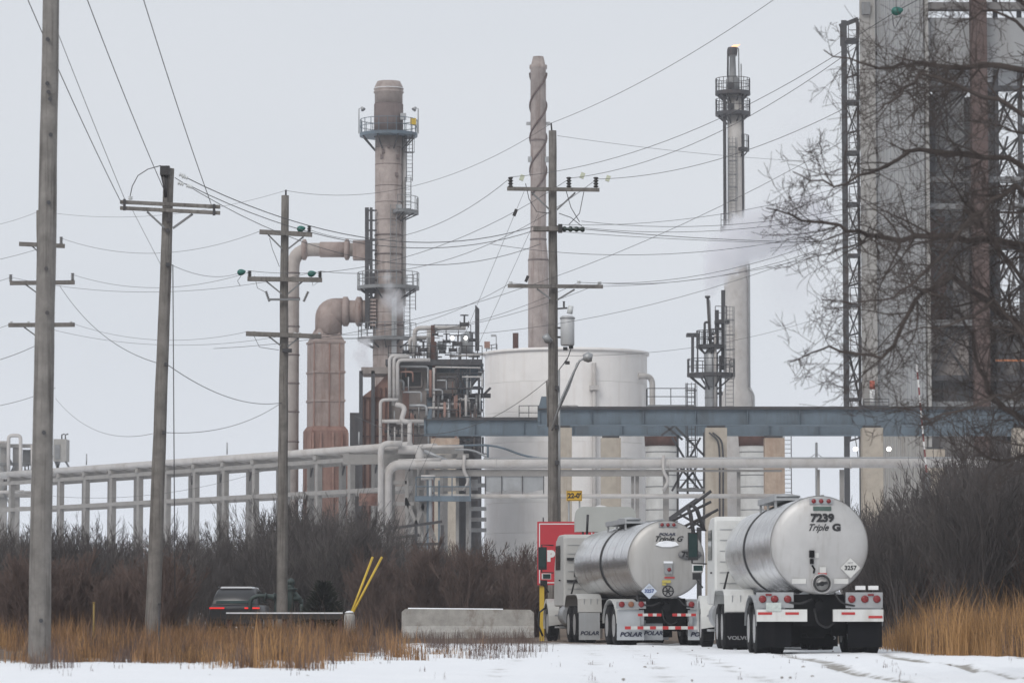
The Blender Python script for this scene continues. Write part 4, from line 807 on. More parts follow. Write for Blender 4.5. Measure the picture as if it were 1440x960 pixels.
m = MB(); m.px(785, 315, 791, 326, DD - .5, .35); m.build('clamp', insk, pD)
m = MB(); m.lathe([(.0, .47), (.17, .46), (.215, .42), (.215, -.42), (.19, -.46), (0, -.47)], P(798, 465, DD - .45), 18); o = m.build('transformer', M('transformer_grey', (.45, .46, .47), .45, var=.08), pD, label='pale grey can transformer'); m = MB(); m.lathe([(.22, .36), (.235, .37), (.235, .41), (.22, .42)], P(798, 465, DD - .45), 18); m.build('lid_band', galv, o)
insulator(pD, P(795, 455, DD - .45), .26, .06, inswh, name='bushing')
m = MB(); m.beam(P(785, 461, DD - .2), P(792, 461, DD - .3), .06); m.beam(P(785, 474, DD - .2), P(792, 474, DD - .3), .06); m.beam(P(784, 434, DD - .3), P(798, 433, DD - .3), .05); m.build('bracket', darkm, pD)
insulator(pD, P(793, 432, DD - .3), .2, .04, insk, name='arrester', sheds=3); m = MB(); m.path([P(803, 430, DD - .3), P(801, 441, DD - .3)], [.08, .09], 8); m.build('fuse_cutout', inswh, pD)
m = MB(); m.path([P(764, 477, DD - .3), P(768, 475, DD - .3), P(775, 481, DD - .3)], [.1, .16, .08], 10); m.build('service_loop', galv, pD)
for q in (((805, 460), (806, 480), (800, 500), (790, 515), (786, 520)), ((803, 465), (803, 490), (797, 507), (788, 517)), ((739, 258), (744, 280), (755, 298), (773, 300)), ((796, 268), (803, 292), (815, 312)), ((821, 270), (815, 300), (800, 316)), ((786, 300), (803, 306), (818, 318)), ((790, 485), (800, 482), (804, 475))): m = MB(); m.path([P(a, b_, DD - .35) for a, b_ in q], .012, 4); m.build('jumper', wirem, pD)
for px, py in ((795, 490), (803, 488), (798, 510)): m = MB(); m.box(P(px, py, DD - .35), (.14, .08, .1)); m.build('splice', insk, pD)
m = MB(); m.tube(P(786, 520, DD - .15), P(787, 740, DD - .22), .035, n=8); m.build('conduit', galv, pD)
m = MB(); m.path([P(776, 605, DD - .35), P(790, 560, DD - .5), P(806, 525, DD - .6), P(815, 507, DD - .7), P(823, 503, DD - .7)], .035, 6); m.path([P(780, 588, DD - .35), P(800, 545, DD - .5), P(812, 510, DD - .6)], .03, 6); lo = m.build('lamp_bracket', galv, pD); m = MB(); m.path([P(820, 503, DD - .7), P(827, 502, DD - .7), P(833, 503, DD - .7)], [.1, .17, .12], 10); m.build('lamp_head', galv, lo)
for py in (320, 545, 600, 650): m = MB(); m.box(P(783, py, DD - .22), (.12, .12, .12)); m.build('bracket', darkm, pD)
m = MB(); m.tube(P(769, 535, DD - .05), P(771, 600, DD - .05), .03, n=6); m.build('ground_wire_guard', woodm, pD)

pE = wood_pole(60, 56, 296, DE, .19, .13, 'wooden pole with three crossarms mostly hidden behind the thick near pole')
arm(pE, 27, 343, 91, 346, DE); arm(pE, 14, 398, 105, 397, DE); arm(pE, 12, 457, 105, 456.5, DE)
for q in (((44, 345), (56, 356)), ((36, 400), (55, 414)), ((34, 460), (56, 476))): brace(pE, *q, DE)
for px, py in ((86, 343), (15, 396), (102, 394)): insulator(pE, P(px, py, DE - .3), .28, .07, greym)
for px in (16, 40, 100): spool(pE, P(px, 455, DE - .3), .06)

# ------------------------------------------------------------------ wires
def wire(label, q0, q1, sag=0.0, r=.012, group='overhead wires', k=20):
    a = P(*q0); b_ = P(*q1); m = MB(); pts = []
    for i in range(k + 1):
        t_ = i / k; p = a.lerp(b_, t_); p.z -= 4 * sag * t_ * (1 - t_); pts.append(p)
    m.path(pts, r * .78, 5); o = m.build('overhead_wire', wirem); tag(o, label, 'wire', group); return o
W = [
 ('wire rising from the left end of the double crossarm past the near pole', (172, 288, 87), (22, -40, 62), .1, .012),
 ('second wire rising from the left end of the double crossarm to the frame top', (177, 284, 87), (40, -60, 66), .05, .009),
 ('wire dropping from the frame top to the top of the leaning pole', (232, 270, 87), (104, -50, 62), .1, .012),
 ('wire dropping from the frame top to the right end of the double crossarm', (298, 290, 87), (188, -45, 62), .1, .012),
 ('wire running from the double crossarm down behind the leaning pole', (186, 295, 87), (226, 372, 90), 0, .007),
 ('thick line from leaning pole top sagging right to the strain arm', (256, 247, 87), (752, 318, 110), 1.0, .016),
 ('second line from leaning pole top sagging right to the strain arm', (262, 259, 87), (752, 324, 110), 1.0, .014),
 ('thin line from leaning pole passing under the strain arm', (246, 250, 87), (760, 343, 110), 1.3, .012),
 ('static wire between the tops of the four armed pole and transformer pole', (402, 268, 118), (775, 174, 110), .9, .009),
 ('static wire climbing from the transformer pole top to the frame top', (776, 173, 110), (1130, -30, 85), .3, .010),
 ('static wire joining the hidden pole top and the four armed pole top', (57, 297, 131), (402, 268, 118), .5, .007),
 ('thin wire leaving the hidden pole top towards the left frame edge', (55, 297, 131), (-40, 322, 132), .1, .008),
 ('upper arm phase wire from green cover to transformer pole left insulator', (432, 322, 118), (718, 250, 110), 1.0, .011),
 ('lower arm phase wire from the four armed pole to transformer pole middle insulator', (352, 381, 118), (800, 252, 110), 1.0, .011),
 ('lower arm outer phase wire from four armed pole to the third insulator', (450, 381, 118), (838, 253, 110), 1.0, .011),
 ('phase wire from the left black insulator up towards the stair tower', (718, 249, 110), (1200, 62, 92), .7, .011),
 ('phase wire from the middle black insulator up towards the stair tower', (800, 251, 110), (1225, 50, 90), .7, .011),
 ('phase wire from the third black insulator up to the grey building corner', (838, 252, 110), (1262, 112, 90), .6, .011),
 ('thin horizontal wire from transformer pole top to the stair tower', (784, 191, 110), (1300, 228, 150), .3, .008),
 ('strain line running right from the green insulators to the frame edge', (818, 322, 110), (1480, 330, 125), .35, .014),
 ('lower strain line running right from the strain arm to the frame edge', (790, 326, 110), (1480, 338, 125), .25, .010),
 ('line rising right from the strain arm through the steam', (818, 311, 110), (1480, 205, 95), .9, .010),
 ('second line rising right from the strain arm through the steam', (800, 318, 110), (1480, 215, 95), .9, .010),
 ('line passing below the strain arm and rising to the tree', (690, 343, 110), (1480, 225, 95), 1.2, .010),
 ('long diagonal wire crossing behind the transformer pole to the flare', (300, 490, 120), (1300, 130, 100), 1.6, .010),
 ('thin wire rising from the strain arm just above the steam', (790, 316, 110), (1480, 150, 95), .9, .009),
 ('thin wire from the low arm rising across the flare base', (718, 398, 110), (1480, 240, 95), 1.1, .009),
 ('lowest thin wire rising from below the low arm to the tree', (660, 470, 112), (1480, 200, 95), 1.0, .009),
 ('low arm wire from its left pin towards the furnace', (718, 398, 110), (453, 470, 118), .5, .009),
 ('low arm wire from the middle pin rising to the tree', (814, 397, 110), (1480, 160, 92), 1.3, .010),
 ('low arm wire from the outer pin rising to the tree', (843, 398, 110), (1480, 180, 92), 1.2, .010),
 ('low arm wire from the middle pin falling left past the stack', (814, 397, 110), (420, 470, 118), .7, .009),
 ('low arm wire from the outer pin falling left past the stack', (843, 399, 110), (349, 467, 118), .8, .009),
 ('slack cable from the transformer falling left to the furnace', (786, 520, 110), (500, 585, 118), 1.2, .012),
 ('thin service cable from the flare area down to the transformer pole', (785, 500, 110), (1200, 430, 130), .5, .008),
 ('top arm wire from hidden pole to the four armed pole', (86, 335, 131), (366, 325, 118), .65, .009),
 ('middle arm wire from hidden pole to the four armed pole', (102, 386, 131), (350, 383, 118), .5, .009),
 ('middle arm second wire from hidden pole to the four armed pole', (16, 390, 131), (440, 383, 118), .6, .009),
 ('lower arm wire from hidden pole to the four armed pole', (100, 454, 131), (349, 466, 118), .45, .008),
 ('lower arm second wire from hidden pole to the four armed pole', (40, 454, 131), (420, 468, 118), .6, .008),
 ('wire leaving the hidden pole upper arm to the left frame edge', (54, 350, 131), (-40, 372, 132), .05, .010),
 ('wire leaving the hidden pole middle arm to the left frame edge', (15, 390, 131), (-40, 402, 132), .05, .010),
 ('wire leaving the hidden pole lower arm to the left frame edge', (16, 455, 131), (-40, 470, 132), .05, .010),
 ('slack cable with dark ends leaving the hidden pole to the left edge', (54, 484, 131), (-40, 515, 132), .1, .014),
 ('cable falling from the hidden pole to the leaning pole side bracket', (84, 402, 131), (232, 513, 87), .5, .013),
 ('cable falling from the leaning pole to the four armed pole foot bracket', (236, 513, 87), (396, 566, 118), .35, .013),
 ('slack cable hanging between near pole and the lower leaning pole', (78, 560, 131), (228, 606, 87), .6, .008),
 ('cable rising from lower leaning pole to the four armed pole', (234, 608, 87), (396, 566, 118), .3, .011),
 ('cable from leaning pole mid bracket to a green cover', (240, 372, 87), (336, 384, 118), .2, .009),
 ('low cable crossing from the near pole over the bridge columns', (78, 545, 131), (-40, 575, 131), .15, .012),
 ('thin cable crossing the pipe bridge columns', (20, 690, 200), (392, 655, 180), .9, .012)]
for w_ in W: wire(*w_)
# guy wires with yellow guards
ga0 = P(493, 862, 104); ga0.z = .75
gp = thing('guy_anchor_post', 'squat concrete anchor post at the foot of the yellow guy guards', 'post', V3(ga0.x - .03, 104, 0))
m = MB(); m.lathe([(.16, -.2), (.16, .72), (.13, .8), (.02, .83)], (ga0.x - .03, 104, 0), 12); m.build('post', barrm, gp); m = MB(); m.lathe([(.15, .815), (.1, .86), (.01, .88)], (ga0.x - .03, 104, 0), 12); m.build('snow', snowm, gp)
for k, (tx, ty, gx, gy, lb_) in enumerate(((740, 262, 524, 783, 'left of two yellow guy wire guards leaning over the anchor post'), (757, 300, 537, 783, 'right of two yellow guy wire guards leaning over the anchor post'))):
    a = Vector(ga0) + V3(.03 * k, -.05, 0); g_ = P(gx, gy, 105)
    m = MB(); m.tube(a, g_, .035, n=8); o = m.build('guy_guard', yelm); tag(o, lb_, 'guy guard', 'yellow guy guards')
    m = MB(); m.path([g_ - (g_ - a) * .05, P(tx, ty, DD)], .006, 5); o = m.build('guy_wire', wirem); tag(o, ('upper' if k == 0 else 'lower') + ' guy wire slanting from the transformer pole down to the yellow guards', 'guy wire', 'guy wires')
m = MB(); m.box(P(724.5, 299, 109.6), (.1, .1, .22), m=Matrix.Rotation(R(22), 3, 'Y')); m.build('strain_block', insk, pD)
m = MB(); m.box(P(741, 392, 109.6), (.09, .09, .2), m=Matrix.Rotation(R(22), 3, 'Y')); m.build('strain_block', insk, pD)
# green cover on the line in front of the grey building
gcv = thing('line_cover', 'single green bulb cover on a wire in front of the grey building', 'cover', P(1261, 17, 90))
cover(gcv, 1261, 16, 90, 14); m = MB(); m.path([P(1255, 22, 90), P(1256, 34, 90), P(1258.5, 41, 90), P(1262, 34, 90), P(1268, 24, 90)], .016, 5); m.build('loop', wirem, gcv)
m = MB(); m.path([P(1268, 12, 90), P(1300, -5, 90), P(1330, -30, 90)], .012, 5); m.build('lead', wirem, gcv)
m = MB(); m.path([P(1256, 19, 90), P(1190, 60, 92)], .01, 5); m.build('lead', wirem, gcv)
# ------------------------------------------------------------------ tanker trucks
tankst = M('polished_tank', (0.66, 0.66, 0.665), .24, metal=.85, var=.1, scale=.6, streak=(.5, .49, .48), samt=.8, sscale=1.0, sz=4.0, bump=.9, bscale=1.4)  # streak tone also paints reflected brush stripes into the steel colour
headm = M('brushed_tank_head', (0.47, 0.465, 0.46), .45, metal=.3, var=.14, scale=1.2, streak=(.27, .245, .22), samt=.6, sscale=3.0, sz=.12, bump=.15, bscale=2)
headm2 = M('dull_tank_head', (0.42, 0.41, 0.395), .45, metal=.3, var=.08, scale=.7, streak=(.25, .23, .21), samt=.6, sscale=3.0, sz=.12)
cabw = M('white_cab_paint', (0.64, 0.645, 0.63), .4, var=.1, streak=(.36, .34, .31), samt=.5, sscale=2, sz=.2)
cabg = M('grey_white_cab_paint', (0.48, 0.48, 0.465), .45, var=.1, streak=(.4, .38, .36), samt=.5, sscale=2, sz=.2)
tyrem = M('tyre_rubber', (0.014, 0.014, 0.0155), .85, var=.3, scale=6, streak=(.09, .085, .08), samt=.35, sscale=4, sz=1, bump=.4)
rimm = M('wheel_rim', (0.5, 0.5, 0.5), .4, metal=.6, var=.2, scale=5)
flapk = M('black_mudflap', (0.006, 0.0063, 0.008), .85, var=.3, scale=2, streak=(.04, .038, .036), samt=.4)
flapg = M('grey_mudflap', (0.40, 0.42, 0.44), .6, var=.1, scale=3, streak=(.3, .29, .28), samt=.6)
redl = M('red_lens', (0.2, 0.012, 0.014), .25, var=.15, scale=8)
redt = M('red_reflective_tape', (0.45, 0.03, 0.03), .4, var=.1); whtt = M('white_reflective_tape', (.58, .58, .56), .4, var=.15, streak=(.35, .33, .3), samt=.5)
glassd = M('dark_mirror_glass', (0.015, 0.04, 0.038), .12, metal=.3, var=.1)
darku = M('undercarriage', (0.009, 0.009, 0.010), .85, var=.4, scale=4)
grn = M('green_plate', (.06, .1, .085), .5)
bluet = M('blue_print', (.03, .07, .25), .5); textk = M('black_print', (.012, .012, .014), .5); textf = M('faint_grey_print', (.25, .25, .26), .6)
navy = M('navy_print', (.015, .02, .05), .5)
YR = (math.pi / 2, 0, 0)
def wheel(t, x, y, r=.5, w=.27, out=-1, rim=True):
    m = MB(); h = w / 2
    m.lathe([(r * .58, -h), (r * .86, -h * 1.02), (r * .96, -h * .88), (r, -h * .7), (r, h * .7), (r * .96, h * .88), (r * .86, h * 1.02), (r * .58, h)], (x, y, r), 36, 'x', caps=False)
    for k in range(36):                                        # tread lugs
        a = 2 * math.pi * k / 36; m.box((x, y + (r) * math.cos(a), r + r * math.sin(a)), (w * .8, .045, .03), m=Matrix.Rotation(a - math.pi / 2, 3, 'X'))
    o = m.build('tyre', tyrem, t, True)
    if rim:
        q = MB(); s = out
        q.lathe([(r * .6, s * h), (r * .57, s * h * .5), (r * .5, s * h * .1), (r * .3, s * h * .2), (r * .22, s * h * .75), (.001, s * h * .8)], (x, y, r), 24, 'x'); q.build('rim', rimm, o, True)
    return o
def tanker(label, loc, rz, kind):
    A = kind == 'A'
    t = thing('tanker_truck', label, 'truck', loc, rz, group='tanker trucks waiting in line')
    def b(m, name, mat, par=None, label=None): return m.build(name, mat, par or t, True, label)
    zc, r, L = 2.16, .98, 11.0
    m = MB(); prof = [(r, .02)] + [(r * (1.0 if i % 2 else 1.0), .02 + (L - .06) * i / 8) for i in range(1, 9)]; m.lathe(prof, (0, 0, zc), 64, 'y', caps=False); tk_ = b(m, 'tank_shell', tankst)
    for y in (1.35, 2.7, 4.05, 7.4, 8.75): m = MB(); m.lathe([(r + .002, y - .012), (r + .006, y), (r + .002, y + .012)], (0, 0, zc), 64, 'y', caps=False); b(m, 'weld_seam', tankst, tk_)
    hp = [(.001, -.13), (.3, -.125), (.6, -.1), (.82, -.06), (.93, -.015), (r * .985, .02), (r * 1.003, .05), (r * 1.003, .09)]
    m = MB(); m.lathe(hp, (0, 0, zc), 64, 'y', caps=False); hd = b(m, 'rear_head', headm if A else headm2)
    m = MB(); m.lathe([(r, L - .03), (.9, L + .05), (.5, L + .14), (.001, L + .16)], (0, 0, zc), 48, 'y', caps=False); b(m, 'front_head', headm)
    yb = 6.0 if A else 5.2
    m = MB(); m.lathe([(r, yb - .13), (r + .022, yb - .125), (r + .022, yb + .125), (r, yb + .13)], (0, 0, zc), 64, 'y', caps=False); b(m, 'black_band', blackm)
    # catwalk and hatch
    m = MB(); m.ab(-.55, .5, 3.6, 7.4, zc + r + .02, zc + r + .07); m.ab(-.55, -.5, 3.6, 7.4, zc + r + .07, zc + r + .14); m.ab(.45, .5, 3.6, 7.4, zc + r + .07, zc + r + .14)
    for y in (3.8, 5.5, 7.2): m.beam((-.5, y, zc + r + .02), (-.5, y, zc + r - .16), .05); m.beam((.45, y, zc + r + .02), (.45, y, zc + r - .14), .05)
    b(m, 'catwalk', galv)
    m = MB(); m.lathe([(.28, zc + r - .05), (.28, zc + r + .18), (.31, zc + r + .18), (.31, zc + r + .22), (.05, zc + r + .26)], (0, 6.6, 0), 18); b(m, 'manhole', galv)
    m = MB(); m.path([(-.5, .05, zc + r * .87), (-.3, .02, zc + r * .97), (0, 0, zc + r + .012), (.3, .02, zc + r * .97), (.5, .05, zc + r * .87)], .02, 5)
    # snow dusting on the crown of the tank
    m = MB(); rows = []
    for i in range(25):
        y = .5 + i * .42; ww = .17 + .09 * mnoise.noise(V3(y * .9, 3 if A else 8, 0)); rows.append([((r + .001 + .008 * (1 - (j - 3) ** 2 / 9)) * math.sin((j - 3) / 3 * ww - .08 * math.sin(y)), y, zc + (r + .001 + .008 * (1 - (j - 3) ** 2 / 9)) * math.cos((j - 3) / 3 * ww - .08 * math.sin(y))) for j in range(7)])
    vs_ = [p for q in rows for p in q]; m.add(vs_, [(i * 7 + j, i * 7 + j + 1, (i + 1) * 7 + j + 1, (i + 1) * 7 + j) for i in range(24) for j in range(6)], True); b(m, 'snow_dusting', snowm)
    # marker light bar
    yh = -.115
    m = MB(); m.box((.03, yh + .06, 3.03), (.46, .06, .12)); lbx = b(m, 'marker_bar', galv)
    for dx in (-.15, 0, .15): m = MB(); m.lathe([(.045, 0), (.045, -.03), (.03, -.045), (.001, -.05)], (.03 + dx, yh + .03, 3.03), 14, 'y'); b(m, 'marker_light', redl, lbx)
    if A:
        m = MB(); m.box((.05, yh + .03, 2.88), (.36, .02, .085)); b(m, 'green_plate', grn)
        text('7239', .215, textk, t, (.05, yh - .006, 2.69), off=.012, xs=1.08); text('Triple', .19, textk, t, (-.05, yh - .01, 2.5), shear=.5, xs=.9, off=.004); text('G', .19, textk, t, (.33, yh - .004, 2.5), xs=1.2, off=.012)
        m = MB(); m.box((-.17, yh - .04, 1.98), (.1, .08, .14)); m.box((-.17, yh - .03, 1.83), (.07, .06, .1)); m.path([(-.16, yh, 1.75), (-.12, yh - .05, 1.68), (-.13, yh, 1.6)], .02, 5); b(m, 'fitting', darku)
        m = MB(); m.box((-.08, yh - .02, 1.95), (.1, .02, .1)); b(m, 'sticker', whtt); m = MB(); m.box((.05, yh - .03, 1.66), (.13, .02, .12)); b(m, 'sticker', whtt); m = MB(); m.box((.04, yh - .03, 1.585), (.17, .02, .04)); b(m, 'sticker', redt)
        m = MB(); m.lathe([(.2, .02), (.2, -.05), (.18, -.05), (.18, .02)], (.03, -.11, 1.39), 24, 'y', caps=False); m.lathe([(.17, .0), (.17, -.02), (.001, -.02)], (.03, -.1, 1.39), 24, 'y'); vl = b(m, 'outlet', headm)
        m = MB(); m.path([(.03 + .15 * math.cos(R(a)), -.17, 1.39 + .15 * math.sin(R(a))) for a in range(0, 361, 20)], .014, 5); m.beam((-.08, -.17, 1.37), (.14, -.17, 1.41), .06); m.lathe([(.05, 0), (.05, -.08)], (.03, -.12, 1.39), 10, 'y'); b(m, 'handwheel', blackm, vl)
        for x_ in (-.42, .42): m = MB(); m.box((x_, yh + .03, 1.44), (.28, .02, .1)); b(m, 'sticker', whtt)
        dz, dx = 1.70, .60
    else:
        text('POLAR', .09, navy, t, (0, yh - .004, 2.79), shear=.25, xs=1.5, off=.003); text('Triple G', .19, textk, t, (.02, yh - .006, 2.67), shear=.45, xs=1.1, off=.004)
        m = MB(); m.lathe([(.001, -.012), (.33, -.012), (.33, 0)], (0, 0, 0), 28, 'y')
        ov = b(m, 'number_oval', M('grey_oval', (.16, .16, .165), .5)); ov.location = (.58, yh - .005, 2.28); ov.scale = (.95, 1, .42); ov.rotation_euler = (0, 0, R(10))
        text('7536', .2, textk, t, (.58, yh - .03, 2.28), rot=(math.pi / 2, 0, R(10)), xs=1.1, off=.008)
        m = MB(); m.box((.02, yh - .03, 1.93), (.2, .12, .26)); bx_ = b(m, 'lamp_box', galv); m = MB(); m.lathe([(.05, 0), (.05, -.03), (.001, -.04)], (.04, yh - .09, 1.9), 14, 'y'); b(m, 'stop_lamp', redl, bx_); m = MB(); m.box((.02, yh - .03, 2.085), (.22, .14, .05)); b(m, 'snow', snowm, bx_)
        m = MB(); m.box((-.02, yh - .01, 1.6), (.22, .02, .07)); b(m, 'sticker', M('yellow_sticker', (.5, .42, .1), .5)); m = MB(); m.box((.06, yh - .012, 1.7), (.26, .02, .035)); b(m, 'sticker', redt); m = MB(); m.box((-.08, yh - .01, 1.53), (.1, .02, .05)); b(m, 'sticker', M('yellow_sticker_b', (.5, .42, .1), .5))
        m = MB(); m.path([(.01 + .135 * math.cos(R(a)), -.2, 1.36 + .135 * math.sin(R(a))) for a in range(0, 361, 20)], .018, 5)
        for a in (0, 60, 120): m.beam((.01 - .13 * math.cos(R(a)), -.2, 1.36 - .13 * math.sin(R(a))), (.01 + .13 * math.cos(R(a)), -.2, 1.36 + .13 * math.sin(R(a))), .025)
        m.lathe([(.045, 0), (.045, -.1)], (.01, -.12, 1.36), 10, 'y'); b(m, 'handwheel', blackm)
        m = MB(); vs_ = [(-.3, -.15, 2.52), (-.12, -.16, 2.47), (.1, -.16, 2.47), (.3, -.15, 2.52), (.22, -.13, 2.6), (0, -.14, 2.63), (-.2, -.13, 2.6)]; m.hull([[(x, y, z) for x, y, z in vs_], [(x, y + .05, z) for x, y, z in vs_]]); b(m, 'snow', snowm)
        dz, dx = 1.36, -.46
    m = MB(); k = .265; yy = yh - .03 if A else yh - .02
    m.hull([[(dx - k * .75, yy, dz), (dx, yy, dz - k * .75), (dx + k * .75, yy, dz), (dx, yy, dz + k * .75)], [(dx - k * .75, yy + .03, dz), (dx, yy + .03, dz - k * .75), (dx + k * .75, yy + .03, dz), (dx, yy + .03, dz + k * .75)]])
    b(m, 'placard', whtt if A else M('pale_blue_placard', (.55, .6, .68), .5)); text('3257', .12, textk if A else bluet, t, (dx, yy - .004, dz), off=.004); text('HOT', .05, textf, t, (dx, yy - .004, dz + .1))
    # rear frame, lights, bumper, flaps
    zl0, zl1 = (.91, 1.22) if A else (.92, 1.1)
    for s in (-1, 1):
        m = MB(); m.ab(s * .52, s * 1.26, .02, .12, zl0, zl1); pn = b(m, 'light_panel', galv)
        for i, lx in enumerate((.64, .9, 1.14)): m = MB(); m.lathe([(.075, 0), (.075, -.025), (.05, -.04), (.001, -.045)], (s * lx, .02, (zl0 + zl1) / 2 + .02), 18, 'y'); b(m, 'tail_light', redl if A or i != 1 else M('amber_lens', (.25, .1, .05), .3), pn)
        if A:
            m = MB(); m.box((s * 1.02, .0, 1.17), (.12, .03, .04)); b(m, 'reflector', redl, pn)
            m = MB(); m.ab(s * .26, s * 1.26, -.06, .06, .64, .88); bp_ = b(m, 'bumper', cabw)
            for lx, w_, dz_ in ((.56, .27, .04), (1.1, .28, -.03 if s > 0 else .04)): m = MB(); m.box((s * lx, -.065, .76 + dz_), (w_, .008, .05)); b(m, 'red_tape', redt, bp_)
        else:
            m = MB(); m.ab(s * .16, s * .72, -.06, .0, .73, .8); b(m, 'bumper', whtt)
            for lx in (.2, .42, .68): m = MB(); m.box((s * lx, -.064, .765), (.12, .01, .068)); b(m, 'red_tape', redt)
            m = MB(); m.beam((s * .62, .0, .75), (s * .62, .1, .4), .09); b(m, 'bumper_strut', galv)
        m = MB(); m.ab(s * .56, s * 1.25, .1, .115, .13, zl0 - .03)
        fp = b(m, 'mudflap', flapk if A else flapg)
        if not A: text('POLAR', .15, navy, t, (s * .9, .092, .27), shear=.25, xs=1.2, off=.006)
        for yx in (.75, 2.05):
            for xx, o_ in ((1.11, 1), (.79, -1)): wheel(t, s * xx, yx, out=s * 1 if o_ > 0 else -s)
            m = MB(); m.ab(s * .3, s * .6, yx - .15, yx + .15, .35, .65); b(m, 'axle_bracket', darku)
        m = MB(); sec = []
        for a in range(-10, 191, 20): sec.append((1.4 + 1.32 * math.cos(R(a)) , .52 + .6 * max(0, math.sin(R(a))) + .05))
        m.hull([[(s * .66, y, z) for y, z in sec] + [(s * .66, y, z - .02) for y, z in sec[::-1]], [(s * 1.27, y, z) for y, z in sec] + [(s * 1.27, y, z - .02) for y, z in sec[::-1]]]); b(m, 'trailer_fender', galv if A else cabg)
        m = MB(); m.ab(s * .28, s * .42, .15, 10.6, .92, 1.18); b(m, 'frame_rail', darku)
        m = MB(); m.ab(s * .66, s * 1.24, 7.75, 7.77, .08, .82); tf = b(m, 'tractor_mudflap', flapk if A else flapg)
        text('VOLVO' if A else 'POLAR', .11 if A else .15, textf if A else navy, t, (s * .95, 7.742, .26), xs=1.35 if A else 1.1, off=.004, shear=0 if A else .25)
        for yx in (8.7, 10.05):
            for xx, o_ in ((1.11, 1), (.79, -1)): wheel(t, s * xx, yx, out=s if o_ > 0 else -s)
        m = MB(); sec = [(7.8, .84), (7.86, 1.2), (8.1, 1.31), (8.5, 1.34), (9.4, 1.34), (10.3, 1.34), (10.6, 1.25), (10.8, 1.0)]
        m.hull([[(s * .6, y, z) for y, z in sec] + [(s * .6, y + .03, z - .03) for y, z in sec[::-1]], [(s * 1.26, y, z) for y, z in sec] + [(s * 1.26, y + .03, z - .03) for y, z in sec[::-1]]]); fd = b(m, 'quarter_fender', cabw if A else cabg)
        for xx in (.72, .9, 1.08): m = MB(); m.ab(s * xx - .012, s * xx + .012, 7.835, 7.86, .86, 1.2); b(m, 'fender_rib', galv, fd)
        wheel(t, s * 1.08, 15.2, .5, .3, out=s)
        # front fender
        m = MB(); sec = []
        for a in range(0, 181, 15): sec.append((15.2 + .68 * math.cos(R(a)), .55 + .68 * math.sin(R(a))))
        m.hull([[(s * .8, y, z) for y, z in sec] + [(s * .8, y, z - .05) for y, z in sec[::-1]], [(s * 1.27, y, z) for y, z in sec] + [(s * 1.27, y, z - .12) for y, z in sec[::-1]]], sm=False); b(m, 'front_fender', cabw if A else cabg)
        # mirrors
        m = MB(); m.box((s * 1.48, 14.25, 2.4), (.24, .12, .66)); mr_ = b(m, 'mirror_housing', blackm); m = MB(); m.box((s * 1.48, 14.185, 2.42), (.2, .012, .56)); b(m, 'mirror_glass', glassd, mr_); m = MB(); m.path([(s * 1.15, 14.3, 2.78), (s * 1.5, 14.27, 2.8), (s * 1.5, 14.27, 2.0), (s * 1.15, 14.3, 1.98)], .022, 6); b(m, 'mirror_arm', blackm, mr_)
        m = MB(); m.box((s * 1.36, 14.3, 1.88), (.26, .14, .17)); lm_ = b(m, 'lower_mirror', whm); m = MB(); m.box((s * 1.36, 14.22, 1.88), (.22, .012, .13)); b(m, 'mirror_glass', glassd, lm_)
        m = MB(); m.path([(s * 1.16, 15.4, 1.42), (s * 1.3, 15.5, 1.62), (s * 1.3, 15.5, 1.75)], .02, 5); m.box((s * 1.3, 15.48, 1.7), (.2, .1, .16)); b(m, 'hood_mirror', blackm)
        m = MB(); m.lathe([(.32, 0), (.32, 1.1)], (s * .95, 11.2, .75), 18, 'y'); b(m, 'fuel_tank', galv)
        m = MB(); m.ab(s * 1.0, s * 1.2, 12.5, 13.6, .38, .43); m.ab(s * 1.0, s * 1.2, 12.5, 13.6, .72, .77); b(m, 'step', galv)
        m = MB(); m.ab(s * 1.151, s * 1.156, 12.7, 13.75, 2.05, 2.75); b(m, 'side_window', glassd)
        m = MB(); m.box((s * 1.165, 12.75, 1.75), (.03, .16, .04)); b(m, 'door_handle', blackm)
    for y_ in (.75, 2.05, 8.7, 10.05): m = MB(); m.lathe([(.11, -.9), (.11, -.2), (.2, -.15), (.2, .15), (.11, .2), (.11, .9)], (0, y_, .5), 14, 'x'); b(m, 'axle', darku)
    m = MB(); m.ab(-.5, .5, 1.0, 1.2, .6, .95); b(m, 'cross_member', darku)
    m = MB(); m.ab(-.45, .45, 7.2, 12, .75, .92); b(m, 'running_gear', darku)
    for a_ in ((-.5, .5, .13, .2, .55, 1.18), (-.62, .62, 3.1, 3.16, .18, .95), (-.5, .5, 7.6, 7.66, .2, .9)): m = MB(); m.ab(*a_); b(m, 'splash_plate', darku)
    m = MB(); m.tube((0, -.02, .95), (0, .3, 1.1), .09, n=10); m.lathe([(.1, 0), (.1, -.05)], (0, .0, .95), 14, 'y'); b(m, 'outlet_pipe', darku)
    for s in (-1, 1): m = MB(); m.prism([(s * .5, .92), (s * .42, 1.18), (s * .16, 1.3), (s * .3, .92)], 'y', .14, .2); b(m, 'saddle', galv)
    if A:
        for x_ in (.82, 1.08): m = MB(); m.box((x_, .1, 1.31), (.2, .08, .08)); b(m, 'work_light', whm)
        m = MB(); m.box((-.93, -.075, .93), (.3, .015, .17)); b(m, 'number_plate', M('plate', (.5, .55, .52), .5, var=.3, scale=12))
    else:
        m = MB(); m.ab(-1.05, .95, -.09, -.03, .40, .48); bb_ = b(m, 'lower_bumper', whtt)
        for i in range(7): m = MB(); m.box((-1.0 + i * .32, -.094, .44), (.15, .01, .078)); b(m, 'red_tape', redt, bb_)
        m = MB(); m.box((-.3, .3, .38), (.5, .01, .5)); b(m, 'centre_flap', flapg); text('POLAR', .14, navy, t, (-.3, .29, .3), shear=.25, xs=1.1, off=.006)
